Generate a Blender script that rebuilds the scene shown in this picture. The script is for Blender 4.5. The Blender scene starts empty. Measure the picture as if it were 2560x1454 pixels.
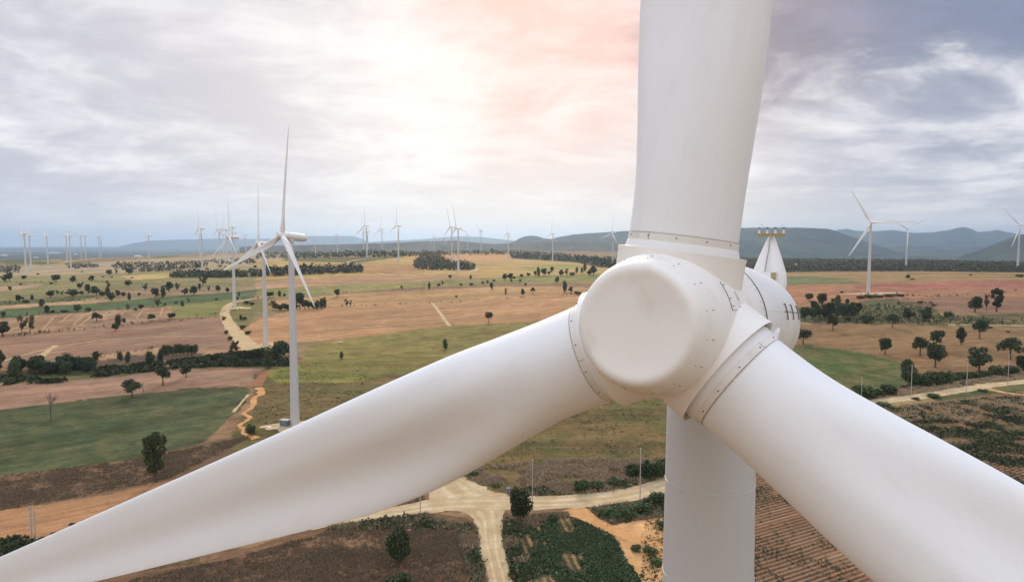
import bpy, math, random
import numpy as np
from mathutils import Matrix, Vector
R_ = math.radians
sc = bpy.context.scene
C = sc.collection

# ------------------------------------------------------------------ camera
F_PX, CX, CY, HORIZON = 1640.0, 1280.0, 727.0, 612.0
PITCH = math.atan((CY - HORIZON) / F_PX)
CAM_Z = 92.0
cam = bpy.data.cameras.new('camera')
cam.sensor_width = 36.0
cam.lens = 36.0 * F_PX / 2560.0
cam.clip_start = 0.1
cam.clip_end = 120000.0
cam_o = bpy.data.objects.new('camera', cam)
C.objects.link(cam_o)
cam_o.location = (0, 0, CAM_Z)
cam_o.rotation_euler = (math.pi / 2 - PITCH, 0, 0)
sc.camera = cam_o

# ------------------------------------------------------------------ view
sc.view_settings.view_transform = 'Standard'
sc.view_settings.look = 'None'
sc.view_settings.exposure = 0.18
sc.view_settings.gamma = 1.0
sc.render.engine = 'CYCLES'
sc.cycles.max_bounces = 6
sc.cycles.volume_bounces = 1
sc.cycles.volume_step_rate = 10

# ------------------------------------------------------------------ sun, behind the clouds ahead
SUN_AZ, SUN_EL = R_(-1.0), R_(28.0)      # azimuth from +Y towards +X
sun = bpy.data.lights.new('sun', 'SUN')
sun.energy = 2.0
sun.angle = R_(10)
sun.color = (1.0, 0.82, 0.62)
sun_o = bpy.data.objects.new('sun', sun)
C.objects.link(sun_o)
sd = Vector((math.sin(SUN_AZ) * math.cos(SUN_EL), math.cos(SUN_AZ) * math.cos(SUN_EL), math.sin(SUN_EL)))
sun_o.rotation_euler = sd.to_track_quat('Z', 'Y').to_euler()

# ------------------------------------------------------------------ node helper
class N:
    def __init__(s, tree): s.t = tree; s.n = tree.nodes; s.l = tree.links
    def put(s, sock, v):
        if v is None: return
        if hasattr(v, 'is_output') or isinstance(v, bpy.types.NodeSocket): s.l.new(v, sock)
        elif isinstance(v, (tuple, list)) and len(v) == 3 and len(getattr(sock, 'default_value', (0,))) == 4: sock.default_value = (*v, 1)
        else: sock.default_value = v
    def m(s, op, a, b=None, c=None, clamp=False):
        x = s.n.new('ShaderNodeMath'); x.operation = op; x.use_clamp = clamp
        s.put(x.inputs[0], a); s.put(x.inputs[1], b); s.put(x.inputs[2], c); return x.outputs[0]
    def vm(s, op, a, b=None):
        x = s.n.new('ShaderNodeVectorMath'); x.operation = op
        s.put(x.inputs[0], a)
        if op == 'SCALE': s.put(x.inputs[3], b)
        else: s.put(x.inputs[1], b)
        return x.outputs['Value'] if op in ('DOT_PRODUCT', 'LENGTH', 'DISTANCE') else x.outputs[0]
    def noise(s, v, scale, detail=4, rough=.55, dist=0.0):
        x = s.n.new('ShaderNodeTexNoise'); s.put(x.inputs['Vector'], v)
        x.inputs['Scale'].default_value = scale; x.inputs['Detail'].default_value = detail
        x.inputs['Roughness'].default_value = rough; x.inputs['Distortion'].default_value = dist
        return x.outputs[0]
    def mix(s, f, a, b, mode='MIX'):
        x = s.n.new('ShaderNodeMix'); x.data_type = 'RGBA'; x.blend_type = mode
        s.put(x.inputs[0], f); s.put(x.inputs[6], a); s.put(x.inputs[7], b); return x.outputs[2]
    def ramp(s, v, lo, hi, a=0.0, b=1.0):
        x = s.n.new('ShaderNodeMapRange'); x.interpolation_type = 'SMOOTHSTEP'
        s.put(x.inputs[0], v); x.inputs[1].default_value = lo; x.inputs[2].default_value = hi
        x.inputs[3].default_value = a; x.inputs[4].default_value = b; return x.outputs[0]
    def comb(s, x_, y_, z_):
        x = s.n.new('ShaderNodeCombineXYZ'); s.put(x.inputs[0], x_); s.put(x.inputs[1], y_); s.put(x.inputs[2], z_); return x.outputs[0]
    def sep(s, v):
        x = s.n.new('ShaderNodeSeparateXYZ'); s.put(x.inputs[0], v); return x.outputs
    def attr(s, name, out='Color'):
        x = s.n.new('ShaderNodeAttribute'); x.attribute_name = name; return x.outputs[out]

def lin(c):
    return tuple(((v / 255) / 12.92 if v / 255 <= .04045 else ((v / 255 + .055) / 1.055) ** 2.4) for v in c)

# ------------------------------------------------------------------ world: Nishita sky seen through a broken cloud deck
w = bpy.data.worlds.new('World'); sc.world = w; w.use_nodes = True
g = N(w.node_tree)
bg = w.node_tree.nodes['Background']
sky = g.n.new('ShaderNodeTexSky'); sky.sky_type = 'NISHITA'; sky.sun_disc = False
sky.sun_elevation = SUN_EL; sky.sun_rotation = SUN_AZ
tc = g.n.new('ShaderNodeTexCoord')
D = g.vm('NORMALIZE', tc.outputs['Generated'])
dx, dy, dz = g.sep(D)
zz = g.m('ADD', g.m('MAXIMUM', dz, 0.0), 0.13)
zz = g.m('ADD', zz, .05)
P = g.comb(g.m('DIVIDE', dx, zz), g.m('DIVIDE', dy, zz), 0.0)
warp = g.noise(P, .55, 3, .5)
P2 = g.vm('ADD', P, g.comb(g.m('MULTIPLY', warp, 1.1), g.m('MULTIPLY', warp, .8), 3.3))
n_big = g.noise(g.vm('MULTIPLY', P2, (.42, .34, 1)), 1.1, 4, .52, .15)
n_mid = g.noise(g.vm('MULTIPLY', P2, (1.3, 1.35, 1)), 1.6, 6, .55, .22)
n_fin = g.noise(g.vm('MULTIPLY', P2, (2.2, 2.6, 1)), 2.5, 7, .60, .15)
def lobe(az, el, sharp, wob=0.0):
    a, e = R_(az), R_(el)
    v = (math.sin(a) * math.cos(e), math.cos(a) * math.cos(e), math.sin(e))
    d = g.vm('DOT_PRODUCT', D, v)
    if wob: d = g.m('ADD', d, g.m('MULTIPLY', g.m('SUBTRACT', n_mid, .5), wob))
    return g.m('POWER', 2.718, g.m('MULTIPLY', g.m('SUBTRACT', d, 1.0), sharp))
# cloud brightness: bright veil with greyer bellies
dens = g.m('ADD', g.m('MULTIPLY', n_big, .45), g.m('ADD', g.m('MULTIPLY', n_mid, .38), g.m('MULTIPLY', n_fin, .17)))
belly = g.ramp(dens, .42, .60)
col = g.mix(belly, lin((244, 243, 246)), lin((186, 186, 200)))
# the sun lights the cloud veil from behind: wide cream glow, narrower rose glow
col = g.mix(g.m('MULTIPLY', lobe(0, 10, 13), .74), col, g.vm('SCALE', g.mix(belly, lin((255, 247, 236)), lin((245, 228, 216))), 1.0))
col = g.mix(g.m('MULTIPLY', lobe(2, 8, 5), .25), col, lin((250, 234, 216)))
rose = g.m('MULTIPLY', g.m('ADD', lobe(2, 20, 85, .02), g.m('MULTIPLY', lobe(8, 16, 95, .02), .8)), g.ramp(dens, .34, .62, .45, 1.0), clamp=True)
col = g.mix(g.m('MULTIPLY', rose, .72), col, lin((242, 180, 156)))
# heavy cloud bank to the upper right
bank = g.m('MAXIMUM', lobe(23, 21, 55, .05), g.m('MULTIPLY', lobe(38, 19, 16, .06), g.ramp(dens, .42, .56, .45, 1.0)))
bank = g.m('MULTIPLY', g.ramp(bank, .16, .62), g.ramp(g.m('ADD', dz, g.m('MULTIPLY', g.m('SUBTRACT', n_mid, .5), .22)), .13, .26, .0, 1.0), clamp=True)
bcol = g.mix(g.ramp(dx, .33, .60), lin((150, 132, 138)), lin((98, 110, 138)))
bcol = g.vm('SCALE', bcol, g.ramp(n_fin, .3, .7, 1.25, .85))
col = g.mix(g.m('MULTIPLY', bank, .92), col, bcol)
# right part of the sky a cooler grey with streaks
cool = g.m('MULTIPLY', g.ramp(dx, .28, .58), g.ramp(dens, .41, .55, .15, .95))
col = g.mix(g.m('MULTIPLY', cool, .62), col, lin((138, 146, 170)))
# pale band over the horizon
hz = g.ramp(dz, .0, .11, 1.0, 0.0)
col = g.mix(g.m('MULTIPLY', hz, .75), col, g.mix(lobe(6, 3, 9), lin((222, 222, 230)), lin((250, 236, 218))))
skyc = g.vm('SCALE', sky.outputs[0], .10)
cover = g.ramp(dens, .20, .36, .90, .97)
full = g.mix(cover, skyc, col)
# unseen sky behind and above the camera, brightened and tinted to light the turbine
full = g.mix(g.m('MULTIPLY', g.ramp(dz, .38, .8), .75), full, lin((205, 217, 240)))
lift = g.m('MULTIPLY', g.ramp(dy, -.35, .35, 1.12, 1.0), g.ramp(dz, .36, .8, 1.0, 1.55))
full = g.mix(g.m('MULTIPLY', g.ramp(dy, -.45, .25, 1.0, 0.0), g.ramp(dz, .35, .75, .75, 0.0)), full, lin((240, 228, 212)))
full = g.vm('SCALE', full, lift)
g.put(bg.inputs[0], full); bg.inputs[1].default_value = .97

# ------------------------------------------------------------------ materials
def mat(name, rough=.6):
    m = bpy.data.materials.new(name); m.use_nodes = True
    b = m.node_tree.nodes['Principled BSDF']; b.inputs['Roughness'].default_value = rough
    return m, N(m.node_tree), b

def simple(name, c, rough=.6, var=.12, scale=3.0, metal=0.0):
    m, g, b = mat(name, rough)
    t = g.n.new('ShaderNodeTexCoord').outputs['Object']
    f = g.noise(t, scale, 5)
    k = g.ramp(f, .3, .7, 1 - var, 1 + var)
    rgb = g.n.new('ShaderNodeRGB'); rgb.outputs[0].default_value = (*c, 1)
    g.put(b.inputs['Base Color'], g.vm('SCALE', rgb.outputs[0], k)); b.inputs['Metallic'].default_value = metal
    return m

def white_paint(name, base=(.80, .79, .775), dirt=.0, streak=(1, 1, 1), rough=.38):
    m, g, b = mat(name, rough)
    t = g.n.new('ShaderNodeTexCoord').outputs['Object']
    st = g.noise(g.vm('MULTIPLY', t, streak), 1.0, 7, .62, .4)
    cl = g.noise(t, .9, 4, .5)
    f = g.m('MULTIPLY', g.ramp(st, .46, .74), g.ramp(cl, .38, .66))
    c = g.mix(g.m('MULTIPLY', f, dirt), base, (.47, .40, .30))
    fine = g.noise(t, 28, 3)
    c = g.vm('SCALE', c, g.ramp(fine, .2, .8, .975, 1.02))
    g.put(b.inputs['Base Color'], c)
    g.put(b.inputs['Roughness'], g.ramp(st, .3, .7, rough - .06, rough + .14))
    bp = g.n.new('ShaderNodeBump'); bp.inputs['Strength'].default_value = .05; bp.inputs['Distance'].default_value = .02
    g.put(bp.inputs['Height'], g.noise(t, 1.3, 2)); g.put(b.inputs['Normal'], bp.outputs[0])
    return m

M = {}
M['blade'] = white_paint('blade_gelcoat', (.86, .855, .85), .12, (2.2, 2.2, .22))
M['spinner'] = white_paint('flare_warmed_gelcoat', (.88, .84, .785), .34, (1.2, 1.2, 1.2), .45)  # beige tint carries the warm lens flare over the hub
M['nacelle'] = white_paint('nacelle_gelcoat', (.80, .785, .77), .30, (3, .35, 1.2), .4)
M['tower'] = white_paint('tower_paint_shaded', (.58, .58, .58), .18, (2.5, 2.5, .12), .42)  # greyer than the blades, to hold the shaded tone of the tower
M['collar'] = white_paint('collar_paint', (.80, .765, .70), .35, (1.5, 1.5, .6), .5)
M['dark'] = simple('dark_gap', (.05, .04, .035), .8)
M['rust'] = simple('rusty_bolt', (.13, .085, .05), .7, .3, 30)
M['iron'] = simple('dull_iron', (.13, .10, .075), .6, .25, 20)
M['seam'] = simple('sealant_line', (.42, .38, .32), .7, .2, 20)
M['steel'] = simple('galvanised_steel', (.36, .35, .35), .45, .15, 12, .4)
M['ochre'] = simple('ochre_rail', (.36, .26, .10), .6, .2, 14)
M['lamp'] = simple('lamp_housing', (.70, .68, .64), .4, .08, 9)
M['concrete'] = simple('concrete', (.44, .42, .38), .85, .15, 2.5)
M['wire'] = simple('wire_alloy', (.30, .30, .30), .5, .05)
M['blue'] = simple('blue_sign', (.03, .07, .36), .4, .1)
M['kiosk'] = simple('kiosk_grey', (.13, .17, .19), .5, .12)
M['roofw'] = simple('white_roofing', (.72, .72, .72), .5, .08, .5)
M['wallw'] = simple('plaster_wall', (.60, .57, .52), .8, .1, .5)
M['redc'] = simple('red_cloth', (.42, .10, .10), .8, .15)
M['bark'] = simple('bark', (.085, .065, .05), .9, .3, 6)
M['barkp'] = simple('bare_bark', (.15, .11, .095), .9, .3, 6)

def leaf_mat(name, dark, light, dry=None):
    m, g, b = mat(name, .75)
    v = g.attr('lv', 'Fac')
    oi = g.n.new('ShaderNodeObjectInfo').outputs['Random']
    c = g.mix(v, dark, light)
    if dry: c = g.mix(g.ramp(v, .75, .98), c, dry)
    c = g.vm('SCALE', c, g.m('ADD', .75, g.m('MULTIPLY', oi, .85)))
    c = g.mix(g.m('MULTIPLY', g.m('FRACT', g.m('MULTIPLY', oi, 7.31)), .35), c, (.075, .070, .028))
    g.put(b.inputs['Base Color'], c)
    b.inputs['Specular IOR Level'].default_value = .15
    b.inputs['Subsurface Weight'].default_value = 0.0
    return m
M['leaf'] = leaf_mat('leaf_dark', (.018, .034, .020), (.080, .108, .050))
M['leaf2'] = leaf_mat('leaf_green', (.026, .050, .022), (.090, .130, .048))
M['leaf3'] = leaf_mat('leaf_olive', (.030, .040, .020), (.100, .100, .045))
M['scrub'] = leaf_mat('scrub_leaf', (.022, .036, .020), (.085, .100, .045), (.20, .16, .09))
M['straw'] = leaf_mat('dry_straw', (.22, .16, .10), (.55, .42, .27))
M['crop'] = leaf_mat('crop_leaf', (.026, .050, .026), (.085, .115, .050), (.20, .17, .10))
M['slope'] = leaf_mat('slope_scrub', (.05, .055, .028), (.14, .13, .06), (.22, .17, .09))
M['stubble'] = leaf_mat('stubble_straw', (.19, .135, .09), (.42, .31, .20))
M['wood'] = leaf_mat('distant_canopy', (.030, .038, .024), (.090, .090, .050))

# ------------------------------------------------------------------ mesh helpers
def link(o, parent=None):
    C.objects.link(o)
    if parent is not None: o.parent = parent
    return o

def obj(name, verts, faces, m, parent=None, smooth=False, mtx=None, sharp=None):
    me = bpy.data.meshes.new(name)
    me.from_pydata([tuple(v) for v in verts], [], [tuple(f) for f in faces])
    me.materials.append(m)
    if smooth:
        me.polygons.foreach_set('use_smooth', [True] * len(me.polygons))
        me.set_sharp_from_angle(angle=R_(sharp or 38))
    me.update()
    o = bpy.data.objects.new(name, me)
    link(o, parent)
    if mtx is not None: o.matrix_basis = mtx
    return o

def npmesh(name, V, Q, m, parent=None, lv=None, smooth=False):
    """numpy mesh: V (n,3), Q (k,4 or 3)"""
    me = bpy.data.meshes.new(name)
    n, k, s = len(V), len(Q), Q.shape[1]
    me.vertices.add(n); me.vertices.foreach_set('co', np.ascontiguousarray(V, np.float32).ravel())
    me.loops.add(k * s); me.loops.foreach_set('vertex_index', np.ascontiguousarray(Q, np.int32).ravel())
    me.polygons.add(k)
    me.polygons.foreach_set('loop_start', np.arange(0, k * s, s, dtype=np.int32))
    me.polygons.foreach_set('loop_total', np.full(k, s, dtype=np.int32))
    me.update(calc_edges=True)
    me.validate()
    if lv is not None:
        a = me.attributes.new('lv', 'FLOAT', 'POINT'); a.data.foreach_set('value', np.ascontiguousarray(lv, np.float32))
    if smooth: me.polygons.foreach_set('use_smooth', np.ones(k, bool))
    me.materials.append(m)
    o = bpy.data.objects.new(name, me)
    return link(o, parent)

def empty(name, loc, rz=0.0):
    o = bpy.data.objects.new(name, None); C.objects.link(o)
    o.location = loc; o.rotation_euler = (0, 0, rz); o.empty_display_size = 1
    return o

def tag(o, label, cat, group=None, kind=None):
    if kind: o['kind'] = kind
    if label: o['label'] = label
    if cat: o['category'] = cat
    if group: o['group'] = group
    return o

class MB:
    def __init__(s): s.v = []; s.f = []
    def add(s, V, Fc):
        b = len(s.v); s.v += [tuple(p) for p in V]; s.f += [tuple(i + b for i in q) for q in Fc]
    def box(s, c, d, mtx=None, bev=0.0):
        x, y, z = d[0] / 2, d[1] / 2, d[2] / 2
        V = [Vector((c[0] + i * x, c[1] + j * y, c[2] + k * z)) for i in (-1, 1) for j in (-1, 1) for k in (-1, 1)]
        if mtx is not None: V = [mtx @ p for p in V]
        s.add(V, [(0, 1, 3, 2), (4, 6, 7, 5), (0, 4, 5, 1), (2, 3, 7, 6), (0, 2, 6, 4), (1, 5, 7, 3)])
    def tube(s, pts, rad, n=8, cap=True):
        pts = [Vector(p) for p in pts]
        rad = rad if isinstance(rad, (list, tuple)) else [rad] * len(pts)
        b = len(s.v)
        for i, p in enumerate(pts):
            t = (pts[min(i + 1, len(pts) - 1)] - pts[max(i - 1, 0)]).normalized()
            a = t.cross(Vector((0, 0, 1)) if abs(t.z) < .95 else Vector((1, 0, 0))).normalized(); c = t.cross(a)
            for k in range(n):
                q = 2 * math.pi * k / n
                s.v.append(tuple(p + (a * math.cos(q) + c * math.sin(q)) * rad[i]))
        for i in range(len(pts) - 1):
            for k in range(n):
                k2 = (k + 1) % n
                s.f.append((b + i * n + k, b + i * n + k2, b + (i + 1) * n + k2, b + (i + 1) * n + k))
        if cap:
            s.f.append(tuple(b + k for k in range(n))[::-1]); s.f.append(tuple(b + (len(pts) - 1) * n + k for k in range(n)))
    def lathe(s, prof, n=48, axis='Z', cap=False):
        b = len(s.v)
        for (l, r) in prof:
            for k in range(n):
                q = 2 * math.pi * k / n
                s.v.append((r * math.cos(q), r * math.sin(q), l) if axis == 'Z' else (r * math.cos(q), l, r * math.sin(q)))
        for i in range(len(prof) - 1):
            for k in range(n):
                k2 = (k + 1) % n
                f = (b + i * n + k, b + i * n + k2, b + (i + 1) * n + k2, b + (i + 1) * n + k)
                s.f.append(f if axis == 'Z' else f[::-1])
        if cap:
            s.f.append(tuple(b + k for k in range(n))); s.f.append(tuple(b + (len(prof) - 1) * n + k for k in range(n)))
    def build(s, name, m, parent=None, smooth=False, mtx=None, sharp=None):
        return obj(name, s.v, s.f, m, parent, smooth, mtx, sharp)

# ------------------------------------------------------------------ projection between photo pixels and the world
Fw = np.array([0, math.cos(PITCH), -math.sin(PITCH)]); Up = np.array([0, math.sin(PITCH), math.cos(PITCH)])
def rays(px, py):
    px = np.asarray(px, float); py = np.asarray(py, float)
    a = (px - CX) / F_PX; b = -(py - CY) / F_PX
    return np.stack([a, Fw[1] + b * Up[1], Fw[2] + b * Up[2]], -1)
def to_px(V):
    P = np.asarray(V, float) - np.array([0, 0, CAM_Z]); d = P @ Fw
    d = np.where(d < 1e-3, 1e-3, d)
    return CX + F_PX * P[..., 0] / d, CY - F_PX * (P @ Up) / d

HUB_H = 90.18; YAW = R_(29.42); TILT = R_(5.79); OVER = 4.385
def turbine_spot(xh, yh, xb, yb):
    """ground point of a turbine whose hub and foot are seen at these places in the photograph"""
    h = rays(xh, yh); b = rays(xb, yb)
    Dm = HUB_H / (h[2] / h[1] - b[2] / b[1])
    return float(b[0] / b[1] * Dm), float(Dm), float(CAM_Z + b[2] / b[1] * Dm)

# (hub x, hub y, foot x, foot y, rotor azimuth deg, yaw deg)
TURB = [
 (58,582,65.5,687,-8,47),(71,587,78,680,-6,47),(115.5,588,120,661,-6,47),(164,587,168,654,-14,47),(173,588,177.5,672,-8,47),
 (200,588,204,646,-18,47),(211,588,215,649,-4,47),(246,588,249.5,643,-24,47),(251.5,590,254.5,641,8,47),(371,588,374,664,-4,47),
 (497,583,500,640,-10,47),(502,570,506,673,-6,47),(547,572,550.5,661,-14,47),(557,584,559.5,651,10,47),(563,573,566.5,656,0,47),
 (577,590,586.5,767,-2,47),(578,567,583,664,-4,47),(587.5,580,589.5,634,6,47),(614,587,615.5,650,-8,47),
 (649,607,665,864,3,46),(707,588,738,1065,9,41),
 (787.5,589,789,643,-5,48),(842,587,843.5,638,3,48),(907,571,909,637,-4,48),(915.5,562,917,644,-2,48),(918.5,579,919.5,643,6,48),
 (953.5,572,955.5,637,0,48),(994.5,563,996.5,654,1,52),(1085,591,1085,630,-30,51),(1128.5,566,1130,660,-18,51),(1144.5,569,1146,681,-16,51),
 (1168,585,1169,628,-2,58),(1202.5,575,1203,628,-52,58),(1268.5,583,1270.5,644,-7,61),(1381,583,1381.5,652,5,61),(1531,582,1532,661,11,61),
 (2176,556,2170.5,734,-30,24),(2270,571,2265,664,60,26),(2551,562,2544,667,-42,26)]
SPOTS = [turbine_spot(*t[:4]) for t in TURB]

# ------------------------------------------------------------------ terrain height
ctrl = [(math.atan2(x, y), math.log(math.hypot(x, y)), z) for x, y, z in SPOTS]
for a in range(-180, 181, 12):
    ar = R_(a)
    ctrl += [(ar, math.log(r), z) for r, z in ((60, -.5), (150, 0), (240, 0), (380, 1.0))]
    if abs(a) > 40: ctrl += [(ar, math.log(800), 14), (ar, math.log(1500), 26), (ar, math.log(2600), 32)]
    else: ctrl += [(ar, math.log(560), 4.0)]
ctrl += [(R_(14), math.log(900), 22), (R_(20), math.log(700), 12), (R_(36), math.log(1265), 37), (R_(22), math.log(1300), 38), (R_(-36), math.log(1050), 17),
         (R_(-20), math.log(1150), 24), (R_(2), math.log(900), 20), (R_(32), math.log(700), 15)]
CA = np.array(ctrl)
def _kern(a, l): return np.sqrt((a * 1.6) ** 2 + l ** 2 + .05 ** 2)
_A = _kern(CA[:, None, 0] - CA[None, :, 0], CA[:, None, 1] - CA[None, :, 1])
_W = np.linalg.solve(_A + 1e-6 * np.eye(len(CA)), CA[:, 2] - 20)
def sst(x, a, b):
    t = np.clip((x - a) / (b - a), 0, 1); return t * t * (3 - 2 * t)
def height(x, y):
    x = np.asarray(x, float); y = np.asarray(y, float)
    sh = x.shape; x = x.ravel(); y = y.ravel()
    r = np.maximum(np.hypot(x, y), 20.); a = np.arctan2(x, y)
    lr = np.log(np.minimum(r, 4200))
    z = np.full(x.shape, 20.0)
    for i in range(len(CA)): z += _W[i] * _kern(a - CA[i, 0], lr - CA[i, 1])
    edge = np.interp(np.degrees(a), [-45, -25, -12, 0, 12, 20, 45], [3000, 3100, 3600, 4300, 4000, 2700, 2500])
    k = sst(r, edge, edge * 1.5)
    z = z * (1 - k) + (-62) * k
    und = 2.2 * np.sin(x / 310 + 1.3 * np.sin(y / 420)) * np.sin(y / 270 + .7) + .9 * np.sin(x / 71 + y / 133) * np.sin(y / 88 - x / 190)
    far = 16 * np.sin(x / 1700 + 1) * np.sin(y / 2300 + x / 4100)
    z = z + 48 * sst(r, 9000, 44000)
    z = z + und * sst(r, 200, 520) * .5 + far * k
    return z.reshape(sh)
# turbine feet use the real terrain
def at(px, py, dmax=9000):
    """where the line of sight through a photo pixel first meets the terrain"""
    d = rays(px, py); d = d / d[1]
    t = np.geomspace(60, dmax, 900)
    gz = height(d[0] * t, t); rz = CAM_Z + d[2] * t
    hit = np.nonzero(rz <= gz)[0]
    if len(hit) == 0: i = len(t) - 1; return float(d[0] * t[i]), float(t[i]), float(gz[i])
    i = max(hit[0], 1)
    f0 = rz[i - 1] - gz[i - 1]; f1 = rz[i] - gz[i]
    tt = t[i - 1] + (t[i] - t[i - 1]) * f0 / (f0 - f1 + 1e-9)
    return float(d[0] * tt), float(tt), float(height(d[0] * tt, tt))

# ------------------------------------------------------------------ ground sheet
def vnoise(x, y, seed=0):
    xi = np.floor(x).astype(np.int64); yi = np.floor(y).astype(np.int64); fx = x - xi; fy = y - yi
    fx = fx * fx * (3 - 2 * fx); fy = fy * fy * (3 - 2 * fy)
    def h(a, b):
        n = (a * 374761393 + b * 668265263 + seed * 982451653) & 0x7fffffff
        n = ((n ^ (n >> 13)) * 1274126177) & 0x7fffffff
        return ((n ^ (n >> 16)) & 0xffff) / 65535.0
    return (h(xi, yi) * (1 - fx) + h(xi + 1, yi) * fx) * (1 - fy) + (h(xi, yi + 1) * (1 - fx) + h(xi + 1, yi + 1) * fx) * fy
def fbm(x, y, seed=0, o=4):
    s = 0; a = .5; t = 0
    for i in range(o): s = s + a * vnoise(x * 2 ** i, y * 2 ** i, seed + i); t += a; a *= .55
    return s / t

azs = np.concatenate([np.arange(-180, -42, 3.0), np.arange(-42, 42.001, .1), np.arange(45, 181, 3.0)])
ypx = np.concatenate([np.arange(1560, 760, -2.2), np.arange(760, 640, -.85)])
rr = CAM_Z / np.maximum((ypx - HORIZON) / F_PX, 1e-3)
rad = np.unique(np.concatenate([[0.5, 20, 45, 75, 110, 140], rr, np.geomspace(rr.max(), 9000, 110), np.geomspace(9000, 45000, 60)]))
rad = rad[np.concatenate([[True], np.diff(rad) > .3])]
AZ, RD = np.meshgrid(np.radians(azs), rad)
GX = RD * np.sin(AZ); GY = RD * np.cos(AZ); GZ = height(GX, GY)
NV = GX.size; nr, nc = GX.shape
PXX, PYY = to_px(np.stack([GX.ravel(), GY.ravel(), GZ.ravel()], -1))
front = (GY.ravel() > 10)
gx, gy, rdv = GX.ravel(), GY.ravel(), RD.ravel()
# wobble the borders a little, in metres on the ground, seen as pixels
scl = F_PX / np.maximum(rdv, 50)
wob = (fbm(gx / 22, gy / 22, 5) - .5)
WX = PXX + wob * 9 * scl; WY = PYY + (fbm(gx / 30, gy / 30, 9) - .5) * 9 * scl * (92 / np.maximum(rdv, 92))

AMB = 1.0
def A(c, k=.82): return np.array(lin(c)) * k * np.array([1.06, 1.02, .84])
ca = np.zeros((NV, 3)); cb = np.zeros((NV, 3)); par = np.zeros((NV, 3)); uv = np.zeros((NV, 3))
# patchwork for everything the photograph does not show in detail
cell = np.floor(vnoise(gx / 420 + 7, gy / 300, 3) * 7 + vnoise(gx / 150, gy / 420, 4) * 3).astype(int) % 6
base_set = [((150,128,100),(120,108,78)), ((120,118,78),(140,120,88)), ((168,132,104),(140,112,90)), ((86,96,62),(112,108,74)), ((158,140,98),(120,112,72)), ((128,100,82),(150,122,96))]
for i, (a, b) in enumerate(base_set):
    k = cell == i; ca[k] = A(a); cb[k] = A(b)
par[:] = (.25, .55, .3); uv[:, 0] = gy / 4; uv[:, 1] = gx
# far lowland: dark woods with pale clearings
farm = rdv > 3300 + 900 * (np.abs(np.degrees(AZ.ravel())) < 14)
lowc = fbm(gx / 900, gy / 1500, 21)
tone = sst(lowc, .56, .68)[:, None]
ca[farm] = (A((66, 72, 60)) * (1 - tone) + A((128, 116, 92)) * tone)[farm]
cb[farm] = (A((54, 62, 54)) * (1 - tone) + A((104, 104, 76)) * tone)[farm]
par[farm] = (0, .7, .5)

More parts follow.
